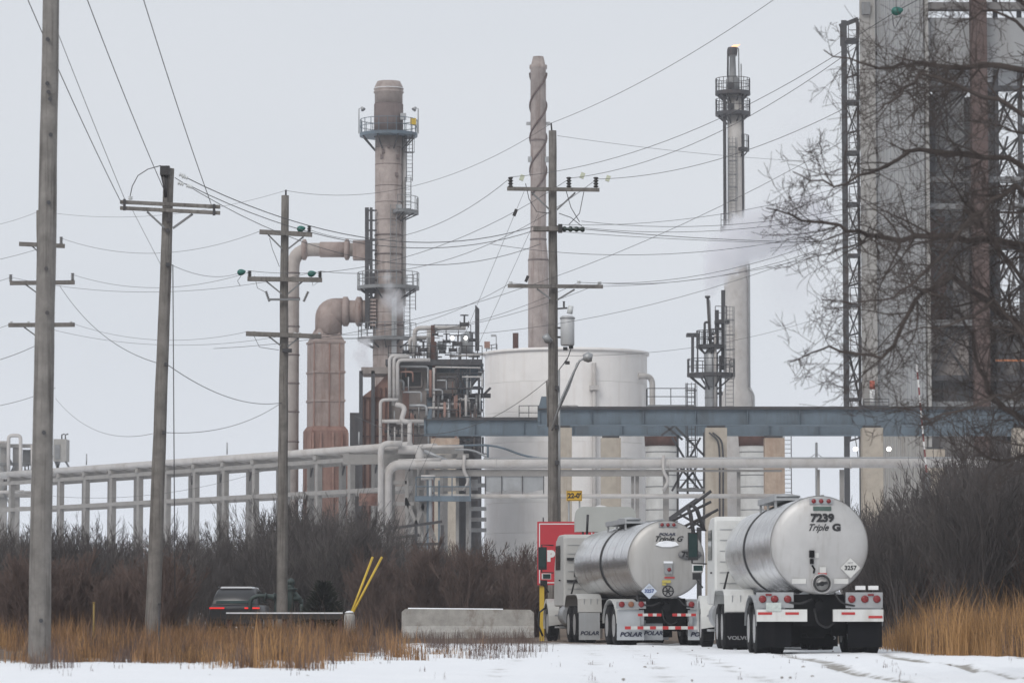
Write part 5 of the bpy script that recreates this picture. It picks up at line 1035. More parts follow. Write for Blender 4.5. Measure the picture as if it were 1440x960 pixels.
    for q_, r_ in ((((-.75, .1, 1.25), (-.7, .02, 1.05), (-.4, .0, .98), (-.15, .02, 1.08)), .025), (((.3, .05, 1.2), (.42, -.02, 1.0), (.7, .03, .95)), .02), (((-.1, .1, .9), (-.05, .05, .6), (.15, .08, .5), (.3, .12, .62)), .02)):
        m = MB(); m.path(fillet(q_, .12, 4), r_, 6); b(m, 'hose', blackm)
    # cab
    cw = 1.14; sec = [(11.95, 1.0), (11.95, 2.95), (12.02, 3.05), (13.2, 3.05), (13.75, 2.9), (14.2, 2.05), (14.25, 1.0)]
    def ring(x, k): return [(x, 13.1 + (y - 13.1) * k, 2.0 + (z - 2.0) * k) for y, z in sec]
    m = MB(); m.hull([ring(-cw, .965), ring(-cw + .05, 1.0), ring(cw - .05, 1.0), ring(cw, .965)]); cb = b(m, 'cab', cabw if A else cabg)
    for z in (1.5, 1.75, 2.0, 2.25, 2.5, 2.75): m = MB(); m.ab(-1.02, 1.02, 11.935, 11.955, z - .008, z + .008); b(m, 'panel_seam', galv, cb)
    m = MB(); m.ab(-.85, -.7, 11.86, 11.94, 1.85, 2.03); b(m, 'vent', blackm, cb)
    if not A:
        for z in (2.35, 1.72): m = MB(); m.ab(-1.05, -.6, 11.9, 11.945, z - .035, z + .035); b(m, 'grab_bar', blackm, cb)
    m = MB(); m.path([(-.95, 11.7, 1.35), (-.85, 11.72, 1.75), (-.45, 11.72, 1.78), (-.3, 11.6, 1.4), (-.32, 11.2, 1.3)], .025, 6); b(m, 'air_line', blackm)
    m = MB(); m.ab(-.6, .6, 11.2, 11.93, .9, 1.15); b(m, 'deck_plate', galv)
    m = MB(); m.hull([[(x, 14.24, z) for x, z in ((-.98, .9), (.98, .9), (.98, 1.9), (.8, 2.05), (-.8, 2.05), (-.98, 1.9))], [(x, 16.1, z) for x, z in ((-.85, .8), (.85, .8), (.85, 1.45), (.6, 1.6), (-.6, 1.6), (-.85, 1.45))]]); b(m, 'hood', cabw if A else cabg)
    m = MB(); m.ab(-1.22, 1.22, 16.05, 16.25, .35, .8); b(m, 'front_bumper', cabw if A else cabg)
    m = MB(); m.ab(-.95, .95, 14.08, 14.12, 2.1, 2.8); m = MB(); m.add([(-1.0, 14.21, 2.1), (1.0, 14.21, 2.1), (.95, 13.8, 2.86), (-.95, 13.8, 2.86)], [(0, 1, 2, 3)]); b(m, 'windscreen', glassd)
    m = MB(); m.lathe([(.09, .9), (.09, 3.3)], (.95, 11.75, 0), 12); b(m, 'exhaust_stack', galv)
    if not A:
        m = MB(); hw = .88; z0, z1 = 3.14, 3.86; rc = .24; pl = []
        for a in range(180, 89, -15): pl.append((-hw + rc + rc * math.cos(R(a)), z1 - rc + rc * math.sin(R(a))))
        for a in range(90, -1, -15): pl.append((hw - rc + rc * math.cos(R(a)), z1 - rc + rc * math.sin(R(a))))
        pl += [(hw, z0), (-hw, z0)]
        m.hull([[(x + .15, 12.5, z) for x, z in pl], [(x + .15, 12.62, z) for x, z in pl], [(x * .95 + .15, 13.1, z0 + (z - z0) * .75) for x, z in pl]]); fr_ = b(m, 'roof_deflector', M('deflector_grey', (.42, .43, .41), .5, var=.06), None, 'grey rounded roof deflector')
        for x in (-.5, .7): m = MB(); m.beam((x, 12.6, 3.0), (x, 12.6, 3.3), .05); b(m, 'strut', blackm, fr_)
        m = MB(); m.tube((-.45, 12.1, 3.02), (-.43, 12.05, 3.62), .035, n=6); b(m, 'aerial', blackm)
    return t
tA = tanker('near polished tanker truck numbered 7239 with black mudflaps and white cab', V3(6.13, 71.0, 0), R(1.3), 'A')
tB = tanker('farther tanker truck with grey mudflaps, snow on its logo and a roof deflector', V3(3.9, 90.0, 0), R(6.2), 'B')

# ------------------------------------------------------------------ dark SUV
sv = thing('suv', 'dark SUV with glowing red tail lights and snow on its roof', 'car', V3(P(330, 860, 133).x, 133, 0), R(-3))
bodyk = M('suv_paint', (.035, .036, .04), .3, var=.2)
def rr(w, z0, z1, y, c=.12, tp=1.0): return [(-w, y, z0 + c), (-w + c, y, z0), (w - c, y, z0), (w, y, z0 + c), (w * tp, y, z1 - c), (w * tp - c, y, z1), (-w * tp + c, y, z1), (-w * tp, y, z1 - c)]
m = MB(); m.hull([rr(.9, .45, 1.0, -.08, .1), rr(.97, .32, 1.12, .05), rr(.98, .3, 1.12, 2.5), rr(.98, .3, 1.08, 3.3), rr(.95, .32, .98, 4.4), rr(.85, .4, .8, 4.75)], True); m.build('body', bodyk, sv, True)
m = MB(); m.hull([rr(.9, 1.05, 1.14, .08, .03, .98), rr(.88, 1.05, 1.5, .18, .08, .9), rr(.88, 1.05, 1.73, .42, .1, .82), rr(.88, 1.05, 1.76, 1.6, .1, .82), rr(.88, 1.05, 1.68, 2.6, .1, .82), rr(.9, 1.05, 1.14, 3.5, .03, .95)], True); ca = m.build('cabin', bodyk, sv, True)
m = MB(); m.add([(-.72, .06, 1.18), (.72, .06, 1.18), (.62, .33, 1.62), (-.62, .33, 1.62)], [(0, 1, 2, 3)]); m.build('rear_window', glassd, ca, True)
for s in (-1, 1):
    m = MB(); m.add([(s * .89, .6, 1.18), (s * .89, 2.9, 1.18), (s * .76, 2.4, 1.6), (s * .76, .7, 1.62)], [(0, 1, 2, 3)]); m.build('side_window', glassd, ca, True)
    m = MB(); m.box((s * .66, -.07, 1.0), (.56, .08, .055)); m.build('tail_light', M('lit_tail_light', (.6, .02, .02), .3, emit=(1, .04, .03), est=.7) if s < 0 else MATS['lit_tail_light'], sv, True)
    for y in (.85, 3.75): wheel(sv, s * .86, y, .37, .25, s)
    m = MB(); m.beam((s * .72, .5, 1.79), (s * .72, 2.4, 1.77), .04); m.build('roof_rail', blackm, sv, True)
m = MB(); m.hull([[(-.6, .4, 1.74), (.6, .4, 1.74), (.55, .4, 1.8), (-.55, .4, 1.8)], [(-.62, 2.4, 1.72), (.62, 2.4, 1.72), (.55, 2.4, 1.78), (-.55, 2.4, 1.78)]]); m.build('roof_snow', snowm, sv, True)
m = MB(); m.box((0, -.1, .72), (.34, .02, .17)); m.build('number_plate', M('white_plate', (.6, .6, .58), .5), sv, True)
m = MB(); m.ab(-.9, .9, -.16, .0, .42, .62); m.build('bumper', blackm, sv, True)

# ------------------------------------------------------------------ roadside things
DGR = 112.0
gr = thing('guard_rail', 'low snow capped guard rail in front of the dark SUV', 'guard rail', V3(P(400, 860, DGR).x, DGR, 0))
x0, x1 = P(318, 860, DGR).x, P(482, 860, DGR).x
m = MB(); m.ab(x0, x1, DGR, DGR + .08, .62, .79); m.build('rail', M('dark_rail', (.05, .045, .042), .8), gr); m = MB(); m.ab(x0, x1, DGR - .02, DGR + .1, .792, .835); m.build('snow', snowm, gr)
for i in range(5): m = MB(); x = x0 + .1 + (x1 - x0 - .2) * i / 4; m.ab(x - .07, x + .07, DGR + .082, DGR + .2, -.2, .75); m.build('post', rust2, gr)
cbx0, cbx1, DCB = P(565, 870, 115).x, P(751, 870, 115).x, 115.0
cb_ = thing('concrete_barrier', 'long weathered concrete barrier at the edge of the snowy yard', 'barrier', V3((cbx0 + cbx1) / 2, DCB, 0))
m = MB(); sec = []
for x, k in ((cbx0, .9), (cbx0 + .12, 1.0), (cbx1 - .12, .97), (cbx1, .86)): sec.append([(x, DCB - .3, 0), (x, DCB - .28, .2), (x, DCB - .13, .4), (x, DCB - .1, .95 * k), (x, DCB + .1, .95 * k), (x, DCB + .13, .4), (x, DCB + .28, .2), (x, DCB + .3, 0)])
m.hull(sec); m.build('block', barrm, cb_)
m = MB(); m.hull([[(cbx0 + .2, DCB - .08, .94), (cbx0 + .2, DCB + .08, .94), (cbx0 + .2, DCB, .985)], [(cbx1 - 1.0, DCB - .08, .925), (cbx1 - 1.0, DCB + .08, .925), (cbx1 - 1.0, DCB, .955)]]); m.build('snow', snowm, cb_)
# green valve assembly by the pole foot
va = thing('valve_assembly', 'dark green pipe valve assembly beside the pole foot behind the rail', 'valve', V3(P(408, 860, 121).x, 121, 0))
gvm = M('dark_green_paint', (.035, .055, .052), .55, var=.25)
for q, r_ in ((((352, 872), (352, 842), (362, 837), (376, 838)), .07), (((372, 838), (424, 842)), .09), (((408, 870), (409, 830), (408, 818)), .13), (((408, 826), (418, 836), (424, 848)), .07), (((424, 872), (424, 842)), .06), (((388, 872), (388, 834)), .06)):
    m = MB(); m.path(fillet([P(a, b_, 121) for a, b_ in q], .3), r_, 8); m.build('pipe', gvm, va)
m = MB(); m.lathe([(.22, 0), (.22, .06)], P(409, 829, 121), 12); m.lathe([(.16, .2), (.1, .36), (.02, .4)], P(409, 829, 121), 12); m.build('bonnet', gvm, va)
for px in (372, 384, 398): m = MB(); m.tube(P(px, 839, 120.9), P(px + 2, 839.3, 120.9), .15, n=12); m.build('flange', gvm, va)
# red sign
DS = 106.0; sg = thing('red_sign', 'big red board sign with white border and letters behind the truck mirror', 'sign', V3(P(770, 860, DS).x, DS, 0))
m = MB(); m.px(755.5, 733, 836, 822, DS, .08); m.build('board', redm, sg)
m = MB()
for a in ((758, 735.5, 833, 737), (758, 818, 833, 819.5), (758, 737, 759.4, 818), (831.6, 737, 833, 818)): m.px(*a, DS - .006, .005)
m.build('border', whm, sg)
pS = P(774.5, 782, DS - .008) - WL[sg.name]; text('P', .42, whm, sg, pS, off=.03); pS = P(783.5, 782, DS - .008) - WL[sg.name]; text('I', .42, whm, sg, pS, off=.03)
for px in (762, 826): m = MB(); a = P(px, 822, DS + .1); m.ab(a.x - .07, a.x + .07, DS + .09, DS + .22, -.2, P(px, 740, DS).z); m.build('post', yelm, sg)
m = MB(); m.tube(P(764, 733, DS + .05), P(764, 727, DS + .05), .02, n=5); m.build('pin', darkm, sg)
# yellow hose hoop on the post foot
m = MB(); a = P(768, 870, DS - 1); m.path([a + V3(-.1, 0, -.5), a + V3(-.22, 0, -.2), a + V3(-.2, 0, .2), a + V3(0, 0, .35)], .03, 6); m.build('black_hose', blackm, sg)
# round red sign
DR_ = 116.0; rs = thing('round_sign', 'round red and white sign peeking over the roof deflector', 'sign', V3(P(845, 860, DR_).x, DR_, 0)); cR = P(845, 730, DR_)
m = MB(); m.lathe([(.001, 0), (.46, 0), (.46, .05), (.001, .05)], cR, 36, 'y'); m.build('disc', whm, rs); m = MB(); m.lathe([(.001, -.006), (.4, -.006), (.4, -.001)], cR, 36, 'y'); m.build('red_face', redm, rs)
m = MB(); m.tube((cR.x, DR_ + .1, -.2), (cR.x, DR_ + .1, cR.z), .05, n=8); m.build('post', galv, rs)
# clearance sign
cs = thing('clearance_sign', 'yellow clearance sign reading 22-0 hung on the lower pipe', 'sign', P(807.5, 697, DD + 30)); DX = 140.0
m = MB(); m.px(796.5, 689.5, 818.5, 704, DX, .03); m.build('plate', M('sign_yellow', (.7, .42, .03), .5, var=.06), cs)
m = MB()
for a in ((797.3, 690.2, 817.7, 690.8), (797.3, 702.7, 817.7, 703.3), (797.3, 690.8, 797.9, 702.7), (817.1, 690.8, 817.7, 702.7)): m.px(*a, DX - .004, .003)
m.build('border', blackm, cs)
text("22-0'", .27, textk, cs, P(807.5, 696.8, DX - .006) - WL[cs.name], off=.012, xs=.95)
for px in (800, 815): m = MB(); m.tube(Vector((P(px, 700, DX).x, DX + .08, -.1)), Vector((P(px, 700, DX).x, DX + .08, P(px, 690, DX).z)), .035, n=6); m.build('post', galv, cs)
cs['label'] = 'yellow clearance sign reading 22-0 on two thin posts behind the trucks'
stakem = M('faded_yellow_stake', (.26, .18, .06), .7)
# thin marker stakes
for px, y0, D_, mt, lb_ in ((132, 848, 72, stakem, 'thin yellow marker stake in the dry grass near the thick pole'), (249, 795, 100, stakem, 'yellow marker stake standing in the thicket beside the leaning pole'), (224, 850, 62, darkm, 'dark thin stake in the dry grass before the leaning pole')):
    p = P(px, y0, D_); o = thing('marker_stake', lb_, 'stake', V3(p.x, D_, 0)); m = MB(); m.tube((p.x, D_, -.1), p, .02, n=6); m.build('rod', mt, o); m = MB(); m.tube(p, p + V3(0, 0, .03), .026, n=6); m.build('cap', mt, o)
# ------------------------------------------------------------------ vegetation
def branch_tree(mb, p, d, L, r, lev, rg, spread=.6, kids=(4, 6), n=4, up=.12, minr=.004, segs=4, wob=.22):
    pts = [Vector(p)]; rad = [r]; d = Vector(d).normalized(); cur = Vector(p)
    for i in range(segs):
        d = (d + Vector((rg.uniform(-1, 1), rg.uniform(-1, 1), rg.uniform(-.6, 1) * .7 + up)) * wob).normalized()
        cur = cur + d * (L / segs); pts.append(cur.copy()); rad.append(max(minr, r * (1 - .75 * (i + 1) / segs)))
    mb.path(pts, rad, n, caps=False)
    if lev <= 0: return
    for k in range(rg.randint(*kids)):
        t_ = rg.uniform(.25, 1.0); f = t_ * segs; i = min(segs - 1, int(f)); q = pts[i].lerp(pts[i + 1], f - i)
        dd = (pts[i + 1] - pts[i]).normalized(); side = Vector((rg.uniform(-1, 1), rg.uniform(-1, 1), rg.uniform(-.5, 1))).normalized()
        nd = (dd + side * spread * rg.uniform(.6, 1.5)).normalized()
        branch_tree(mb, q, nd, L * rg.uniform(.38, .68) * (1.1 - .4 * t_), max(minr, rad[i] * .6), lev - 1, rg, spread, kids, 3, up, minr, max(2, segs - 1), wob)
src = bpy.data.collections.new('brush_sources')
def shrub(i, mat, h, stems, seed):
    rg = random.Random(seed); m = MB()
    for s in range(stems):
        a = rg.uniform(0, 6.28); tl = rg.uniform(.05, .4)
        branch_tree(m, (rg.uniform(-.35, .35), rg.uniform(-.35, .35), -.05), (math.cos(a) * tl, math.sin(a) * tl, 1), h * rg.uniform(.6, 1.0), .03 if mat is not twigg else .036, 3, rg, .45, (4, 6) if mat is not twigg else (3, 4), 3, .2, .0065, 4, .16)
    me = bpy.data.meshes.new('shrub_source'); me.from_pydata(m.v, [], m.f); me.materials.append(mat)
    o = bpy.data.objects.new('shrub_source_%02d' % i, me); src.objects.link(o)
ids = {'d': [], 'g': [], 'r': []}
k = 0
for mt, key, cnt in ((twigd, 'd', 3), (twigg, 'g', 2), (twigr, 'r', 2)):
    for j in range(cnt): shrub(k, mt, 1.0 * (4.0 if key != 'r' else 2.6), 7 if key != 'r' else 12, 100 + k); ids[key].append(k); k += 1
def brush(name, label, pts):
    me = bpy.data.meshes.new(name); me.from_pydata([p[0] for p in pts], [], [])
    for nm, ty, ix in (('rot', 'FLOAT', 1), ('scl', 'FLOAT', 2), ('variant', 'INT', 3)):
        at = me.attributes.new(nm, ty, 'POINT'); at.data.foreach_set('value', [p[ix] for p in pts])
    o = bpy.data.objects.new(name, me); COL.objects.link(o); o['kind'] = 'stuff'; o['label'] = label; o['category'] = 'brush'
    ng = bpy.data.node_groups.new(name + '_scatter', 'GeometryNodeTree'); ng.interface.new_socket('Geometry', in_out='INPUT', socket_type='NodeSocketGeometry'); ng.interface.new_socket('Geometry', in_out='OUTPUT', socket_type='NodeSocketGeometry')
    N = ng.nodes.new; gi = N('NodeGroupInput'); go_ = N('NodeGroupOutput'); ip = N('GeometryNodeInstanceOnPoints'); ci = N('GeometryNodeCollectionInfo')
    ci.inputs['Collection'].default_value = src; ci.inputs['Separate Children'].default_value = True; ci.inputs['Reset Children'].default_value = True
    ip.inputs['Pick Instance'].default_value = True
    def na(nm, ty): a = N('GeometryNodeInputNamedAttribute'); a.data_type = ty; a.inputs['Name'].default_value = nm; return a.outputs['Attribute']
    cx = N('ShaderNodeCombineXYZ'); ng.links.new(na('rot', 'FLOAT'), cx.inputs['Z']); ng.links.new(cx.outputs[0], ip.inputs['Rotation'])
    ng.links.new(na('scl', 'FLOAT'), ip.inputs['Scale']); ng.links.new(na('variant', 'INT'), ip.inputs['Instance Index'])
    ng.links.new(gi.outputs[0], ip.inputs['Points']); ng.links.new(ci.outputs[0], ip.inputs['Instance']); ng.links.new(ip.outputs[0], go_.inputs[0])
    md = o.modifiers.new('scatter', 'NODES'); md.node_group = ng; return o
rg = random.Random(5); pts = []
def topy(px, tab):
    for (a, b_), (c_, d_) in zip(tab, tab[1:]):
        if px <= c_: return b_ + (d_ - b_) * max(0, (px - a)) / (c_ - a)
    return tab[-1][1]
WT = [(-90, 748), (200, 752), (300, 742), (350, 715), (370, 700), (530, 700), (570, 752), (640, 772), (690, 782), (770, 766)]
for i in range(760):                                           # west thicket
    D_ = 106 + 84 * rg.random() ** 1.2; px = rg.uniform(-90, 768)
    if 270 < px < 570 and D_ < 142: continue
    if D_ < 122 and 545 < px < 770: continue
    if px > 690 and D_ > 150: continue
    top = topy(px, WT) + 16 * mnoise.noise(V3(px * .03, 1, 0))
    h = CH + (862 - top) * D_ / FPX; s_ = min(1.25, h / 4.7) * rg.uniform(.6, 1.0)
    key = 'g' if rg.random() < .38 else 'd'
    pts.append((V3(P(px, 860, D_).x, D_, 0), rg.uniform(0, 6.28), s_, rg.choice(ids[key])))
for i in range(130):                                           # reddish low brush in front
    px = rg.choice([rg.uniform(505, 762), rg.uniform(540, 760), rg.uniform(-60, 240)]); D_ = rg.uniform(117, 135) if px > 400 else rg.uniform(90, 106)
    pts.append((V3(P(px, 860, D_).x, D_, 0), rg.uniform(0, 6.28), rg.uniform(.45, .95) * (1 if px > 400 else .8), rg.choice(ids['r'])))
brush('thicket', 'dense leafless grey thicket in front of the pipe bridge', pts)
pts = []
for i in range(300):                                           # east thicket
    D_ = 84 + 50 * rg.random(); px = rg.uniform(1212, 1540)
    x = P(px, 860, D_).x
    if x < 8.7: continue
    top = 728 - 98 * max(0, min(1, (px - 1240) / 150)) + 18 * mnoise.noise(V3(px * .02, 4, 0)); h = CH + (862 - top) * D_ / FPX
    pts.append((V3(x, D_, 0), rg.uniform(0, 6.28), min(1.3, h / 4.6) * rg.uniform(.65, 1.0), rg.choice(ids['d'] + ids['d'] + ids['r'] + ids['g'][:1])))
brush('roadside_thicket', 'dense dark leafless thicket beside the near tanker and under the tree', pts)

def twig(mb, p, d, L, r, lev, rg, up):
    segs = 6; pts = [Vector(p)]; rad = [r]; d = Vector(d).normalized(); cur = Vector(p); bend = Vector((rg.uniform(-1, 1), rg.uniform(-1, 1), rg.uniform(-1, 1))) * .14
    for i in range(segs):
        d = (d + bend + Vector((rg.uniform(-1, 1), rg.uniform(-1, 1), rg.uniform(-1, 1))) * .22 + Vector((0, 0, up))).normalized()
        cur = cur + d * (L / segs) * rg.uniform(.7, 1.3); pts.append(cur.copy()); rad.append(max(.0032, r * (1 - .7 * (i + 1) / segs)))
    mb.path(pts, rad, 4 if lev > 1 else 3, caps=False)
    if lev <= 0: return
    for k in range(rg.randint(2, 3)):
        i = rg.randint(1, segs - 1); dd = (pts[i + 1] - pts[i]).normalized(); sd_ = Vector((rg.uniform(-1, 1), rg.uniform(-1, 1), rg.uniform(-1, 1))).normalized()
        twig(mb, pts[i], (dd * .7 + sd_).normalized(), L * rg.uniform(.42, .8), max(.0032, rad[i] * .65), lev - 1, rg, up)
def limb(mb, pp, D_, r0, rg, dw=2.0):
    pts = []; off = rg.uniform(-1, 1)
    for i, (a, b_) in enumerate(pp): pts.append(P(a + (rg.uniform(-9, 9) if i else 0), b_ + (rg.uniform(-9, 9) if i else 0), D_ + (off + dw * mnoise.noise(V3(i * .7, r0 * 50, off)) - i * .2 if i else 0)))
    q = []
    for a, b_ in zip(pts, pts[1:]):
        for j in range(4): q.append(a.lerp(b_, j / 4) + Vector((rg.uniform(-1, 1), 0, rg.uniform(-1, 1))) * .035)
    q.append(pts[-1]); L = len(q); rad = [max(.008, r0 * (1 - .85 * i / (L - 1))) for i in range(L)]
    mb.path(q, rad, 7, caps=False)
    for k in range(int(L * 1.35)):
        i = rg.randint(2, L - 2); d = (q[i + 1] - q[i]).normalized(); sd_ = Vector((rg.uniform(-1, 1), rg.uniform(-.8, .8), rg.uniform(-1, 1))).normalized()
        twig(mb, q[i], (d * .8 + sd_ * .8).normalized(), rg.uniform(.4, 1.3) * (1 if i < L * .75 else .6), max(.006, rad[i] * .42), 3, rg, rg.uniform(-.05, .12))
rg = random.Random(21); TD = 44.0
tb = base(1560, 700, TD); tr = thing('bare_tree', 'large leafless tree spreading its branches across the grey building', 'tree', tb)
m = MB(); m.path([tb + V3(0, 0, -.2), tb + V3(.05, 0, 1.0), tb + V3(-.03, 0, 2.6), tb + V3(-.06, .1, 4.6), tb + V3(.06, .2, 6.6), tb + V3(.1, .1, 8.6)], [.3, .22, .19, .15, .1, .04], 14); m.build('trunk', barkm, tr)
for pp, r_ in (([(1556, 560), (1470, 500), (1400, 430), (1330, 450), (1270, 470)], .04), ([(1556, 350), (1480, 300), (1410, 290), (1345, 330)], .035), ([(1556, 640), (1480, 560), (1430, 480), (1400, 400)], .035), ([(1556, 250), (1480, 190), (1420, 170), (1350, 180)], .03), ([(1556, 430), (1440, 346), (1330, 338), (1250, 341), (1200, 330), (1130, 302), (1075, 292)], .056), ([(1556, 300), (1420, 226), (1300, 214), (1240, 236), (1180, 262), (1120, 248)], .044),
        ([(1556, 130), (1400, 86), (1310, 96), (1265, 86), (1225, 100), (1165, 62)], .046), ([(1556, 220), (1400, 145), (1300, 108), (1250, 132), (1210, 165)], .036), ([(1556, 520), (1430, 452), (1350, 392), (1290, 425), (1240, 502), (1165, 482), (1112, 508)], .05),
        ([(1556, 660), (1440, 600), (1396, 545), (1370, 472), (1335, 420), (1260, 400)], .044), ([(1556, 380), (1430, 262), (1370, 300), (1300, 382), (1235, 430), (1150, 428)], .038), ([(1556, 90), (1450, 20), (1380, -20), (1310, -60)], .05),
        ([(1556, 480), (1450, 400), (1400, 330), (1340, 260), (1290, 180)], .036), ([(1556, 600), (1450, 540), (1380, 560), (1310, 590), (1270, 570)], .03), ([(1556, 180), (1460, 60), (1400, 10), (1340, 40)], .036), ([(1556, 700), (1460, 640), (1400, 640), (1350, 600)], .036), ([(1556, 400), (1630, 300), (1720, 260)], .06), ([(1556, 200), (1630, 100), (1700, 0)], .05)):
    m = MB(); limb(m, pp, TD, r_, rg); m.build('branch', barkm, tr)
# small evergreen in the thicket
rg = random.Random(3); et = thing('juniper', 'small dark evergreen at the thicket edge left of the guy guards', 'tree', base(455, 850, 113)); eb = base(455, 850, 113)
m = MB(); m.path([eb, eb + V3(0, 0, 1.7)], [.07, .02], 7); m.build('trunk', barkm, et)
m = MB()
for i in range(1500):
    z = .15 + 1.6 * rg.random() ** 1.2; rr_ = (1.95 - z) * .55 * math.sqrt(rg.random()); a = rg.uniform(0, 6.28); p = eb + V3(rr_ * math.cos(a), rr_ * math.sin(a), z); d = V3(math.cos(a), math.sin(a), .6).normalized() * rg.uniform(.12, .25); s = V3(-math.sin(a), math.cos(a), 0) * .03
    m.add([p - s, p + s, p + d + V3(0, 0, .02), p + V3(0, 0, .05)], [(0, 1, 2), (0, 3, 2), (1, 3, 2)])
m.build('crown', evm, et)
# dry grass
def grass(name, label, mats, spots, seed, hmin, hmax):
    rg = random.Random(seed); vs = []; fs = []; mi = []
    for sp in spots:
        x, y, hs = sp[:3]; k = sp[3] if len(sp) > 3 else 0
        h = rg.uniform(hmin, hmax) * hs; a = rg.uniform(0, 6.28); w = rg.uniform(.003, .006); ln = rg.uniform(.05, .55) * h; ca, sa = math.cos(a), math.sin(a)
        px_, py_ = -sa * w, ca * w; n = len(vs)
        vs += [(x - px_, y - py_, -.03), (x + px_, y + py_, -.03), (x - px_ * .8 + ca * ln * .3, y - py_ * .8 + sa * ln * .3, h * .6), (x + px_ * .8 + ca * ln * .3, y + py_ * .8 + sa * ln * .3, h * .6), (x + ca * ln, y + sa * ln, h), (x + ca * ln * .35 - ca * w, y + sa * ln * .35 - sa * w, h * .62)]
        fs += [(n, n + 1, n + 3, n + 2), (n + 2, n + 3, n + 4), (n + 3, n + 5, n + 4), (n + 5, n + 2, n + 4)]; mi += [k] * 4
    me = bpy.data.meshes.new(name); me.from_pydata(vs, [], fs)
    for mt in mats: me.materials.append(mt)
    me.polygons.foreach_set('material_index', mi)
    o = bpy.data.objects.new(name, me); COL.objects.link(o); o['kind'] = 'stuff'; o['label'] = label; o['category'] = 'grass'; return o
rg = random.Random(11); spots = []
def clump(px, D_, n, cr, hs, k):
    x = P(px, 860, D_).x
    for i in range(n): spots.append((x + rg.gauss(0, cr), D_ + rg.gauss(0, cr), hs * rg.uniform(.5, 1.15), k))
while len(spots) < 24000:                                      # west verge, deeper part
    px = rg.uniform(-40, 690); D_ = rg.uniform(62, 100); x = P(px, 860, D_).x
    q = mnoise.noise(V3(x * .45, D_ * .2, 3)) + .6 * mnoise.noise(V3(x * 1.3, D_ * .5, 9))
    dens = (1 if q > -.05 else .06) * min(1, (D_ - 60) / 9)
    if px > 380: dens *= max(0.02, 1 - (px - 380) / 190)
    if px < 60: dens *= .3
    if rg.random() > dens * (.45 + .7 * q): continue
    k = 2 if mnoise.noise(V3(x * .7, D_ * .3, 40)) > .22 else (1 if mnoise.noise(V3(x * .6, D_ * .4, 60)) > .2 else 0)
    hs = rg.uniform(.45, 1.2) * (.8 + .6 * max(-.5, q)); clump(px, D_, int(rg.uniform(5, 50)), rg.uniform(.05, .25), hs, k)
    if rg.random() < .2: spots.append((x, D_, hs * rg.uniform(1.5, 2.4), 2))
for i in range(230):                                           # ragged front clumps with snow between
    px = rg.uniform(30, 640); D_ = 49 + 16 * rg.random() ** .7 + (6 if px > 470 else 0) + 5 * mnoise.noise(V3(px * .012, 0, 2))
    x = P(px, 860, D_).x; q = mnoise.noise(V3(x * .8, D_ * .35, 77))
    if q < .02 or (px > 470 and rg.random() < .6) or (px > 360 and D_ < 50 and rg.random() < .6): continue
    clump(px, D_, int(rg.uniform(15, 110)), rg.uniform(.08, .26), rg.uniform(.35, 1.0) * (.7 + q), rg.choice([0, 0, 1, 2]))
grass('dry_grass', 'russet dry grass along the snowy verge by the wooden poles', [grassm, grasst, twigr], spots, 1, .3, .78)
spots = []
while len(spots) < 36000:                                      # golden stand at the east side
    D_ = rg.uniform(65, 86); px = rg.uniform(1225, 1560); x = P(px, 860, D_).x; q = mnoise.noise(V3(x * .9, D_ * .4, 13)) + .5 * mnoise.noise(V3(x * 2.3, D_, 5)); edge = 68 + 1.8 * mnoise.noise(V3(x * .8, 0, 7)) - max(0, (px - 1290) / 60)
    if x < 8.2 or rg.random() > min(1, max(0, (D_ - edge) / 3)) * min(1, max(.06, (px - 1225) / 90)) * (.55 + .6 * q): continue
    clump(px, D_, int(rg.uniform(8, 55)), rg.uniform(.05, .22), (.4 + .6 * min(1, (px - 1225) / 100)) * (.75 + .55 * q) * rg.uniform(.6, 1.25), 1 if q < -.15 else (2 if rg.random() < .12 else 0))
    if rg.random() < .25: spots.append((x, D_, rg.uniform(1.0, 1.5), 2))
grass('golden_grass', 'tall golden dry grass on the bank beside the near tanker', [grasst, grassm, twigr], spots, 2, .55, 1.35)
spots = []
for i in range(150):                                           # tufts in the snow near the barrier
    cx_ = P(rg.uniform(470, 760), 860, 1).x; D0 = rg.uniform(62, 113); x0_ = cx_ * D0
    if x0_ > .6: continue
    for j in range(rg.randint(5, 40)): spots.append((x0_ + rg.gauss(0, .12), D0 + rg.gauss(0, .12), rg.uniform(.3, .9)))
for i in range(60):
    x0_ = rg.uniform(-6, 9); D0 = rg.uniform(43, 66)
    for j in range(rg.randint(1, 5)): spots.append((x0_ + rg.gauss(0, .05), D0 + rg.gauss(0, .05), rg.uniform(.08, .25)))
grass('grass_tufts', 'scattered brown weed tufts poking through snow before the barrier', [twigr], spots, 4, .2, .6)
# low stones and frozen clods in the snow
rg = random.Random(9); m = MB()
for i in range(70):
    x = rg.uniform(-7, 10); y = rg.uniform(42, 108); s = rg.uniform(.012, .035); m.lathe([(.01, -.02), (s, 0), (s * .8, s * .5), (.01, s * .7)], (x, y, .0), 6, sm=False)
o = m.build('clods', M('frozen_clod', (.3, .28, .26), .9, var=.3)); o['kind'] = 'stuff'; tag(o, 'frozen clods scattered over the snowy yard', 'clods')

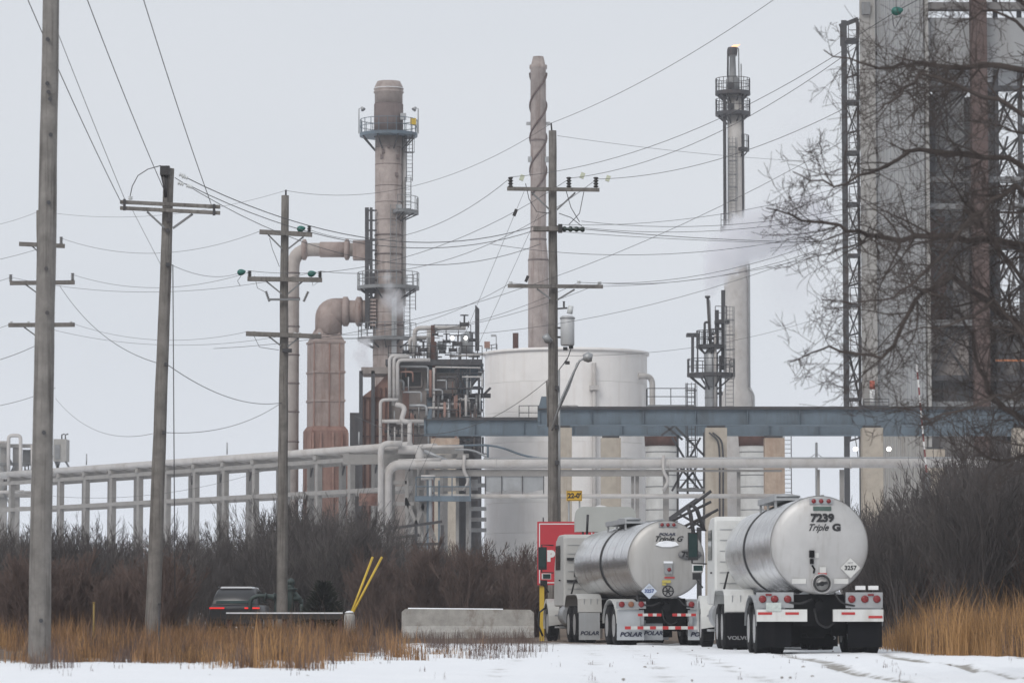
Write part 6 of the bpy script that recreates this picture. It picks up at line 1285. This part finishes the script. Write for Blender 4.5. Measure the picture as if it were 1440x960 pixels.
# ------------------------------------------------------------------ steam
def steam(name, label, blobs, dens, tint=(.95, .95, .97)):
    cs_ = [P(a, b_, d) for a, b_, d, r in blobs]; rs_ = [r * 1.5 * d / FPX for a, b_, d, r in blobs]
    lo = V3(*[min(c[i] - r for c, r in zip(cs_, rs_)) for i in range(3)]); hi = V3(*[max(c[i] + r for c, r in zip(cs_, rs_)) for i in range(3)]); mid = (lo + hi) / 2
    m = MB(); m.ab(lo.x - mid.x, hi.x - mid.x, lo.y - mid.y, hi.y - mid.y, lo.z - mid.z, hi.z - mid.z); o = m.build(name, None); o.location = mid; tag(o, label, 'steam', 'steam plumes')
    mt = bpy.data.materials.new(name + '_vapour'); mt.use_nodes = True; t = mt.node_tree; t.nodes.remove(t.nodes['Principled BSDF']); out = t.nodes['Material Output']
    pv = t.nodes.new('ShaderNodeVolumePrincipled'); pv.inputs['Color'].default_value = (*tint, 1); pv.inputs['Anisotropy'].default_value = .2; t.links.new(pv.outputs[0], out.inputs['Volume'])
    tc = t.nodes.new('ShaderNodeTexCoord'); wn = t.nodes.new('ShaderNodeTexNoise'); wn.inputs['Scale'].default_value = 1.1; wn.inputs['Detail'].default_value = 5; wn.inputs['Roughness'].default_value = .6; t.links.new(tc.outputs['Object'], wn.inputs['Vector'])
    def mt_(op, a, b_=None, c=False):
        n = t.nodes.new('ShaderNodeMath'); n.operation = op; n.use_clamp = c
        for i, q in enumerate((a, b_)):
            if q is None: continue
            if isinstance(q, (int, float)): n.inputs[i].default_value = q
            else: t.links.new(q, n.inputs[i])
        return n.outputs[0]
    tot = None
    for c, r in zip(cs_, rs_):
        dn = t.nodes.new('ShaderNodeVectorMath'); dn.operation = 'DISTANCE'; t.links.new(tc.outputs['Object'], dn.inputs[0]); dn.inputs[1].default_value = c - mid
        f = mt_('SUBTRACT', 1.0, mt_('DIVIDE', dn.outputs['Value'], r), True); tot = f if tot is None else mt_('MAXIMUM', tot, f)
    d = mt_('MULTIPLY', mt_('SUBTRACT', mt_('ADD', mt_('MULTIPLY', tot, 1.5), mt_('MULTIPLY', wn.outputs['Fac'], 1.9)), 1.25), 1.0, True)
    inside = mt_('GREATER_THAN', tot, 0.02); t.links.new(mt_('MULTIPLY', mt_('MULTIPLY', d, inside), dens), pv.inputs['Density']); o.data.materials.append(mt); return o
steam('steam_plume', 'white steam plume drifting from the thin vent across the flare stack', [(996, 411, 276, 8), (1000, 400, 277, 13), (1006, 384, 277, 20), (1013, 366, 278, 26), (1028, 348, 280, 30), (1050, 333, 282, 34), (1078, 326, 284, 36), (1108, 318, 286, 36), (1140, 300, 288, 32)], 2.2)
steam('faint_steam', 'faint grey vapour drifting high beside the stair tower', [(1100, 250, 285, 40), (1130, 190, 286, 42), (1155, 130, 287, 40), (1120, 400, 285, 50)], .14)
steam('wall_steam', 'small steam puff at the furnace side under the stack', [(514, 512, 268, 10), (508, 498, 268, 12), (512, 482, 268, 12)], 1.5)
steam('platform_steam', 'wisp of steam curling around the lower stack platform', [(547, 405, 271, 10), (552, 420, 271, 16), (562, 432, 271, 14), (545, 390, 271, 8)], .9)
# ------------------------------------------------------------------ air
hm = bpy.data.materials.new('thin_haze'); hm.use_nodes = True; t = hm.node_tree; t.nodes.remove(t.nodes['Principled BSDF'])
pv = t.nodes.new('ShaderNodeVolumePrincipled'); pv.inputs['Color'].default_value = (.93, .95, 1, 1); pv.inputs['Density'].default_value = HAZE; t.links.new(pv.outputs[0], t.nodes['Material Output'].inputs['Volume'])
m = MB(); m.ab(-2600, 2600, -420, 5600, -1.2, 72); o = m.build('haze', hm); o['kind'] = 'stuff'; o['label'] = 'thin winter haze over the plant'
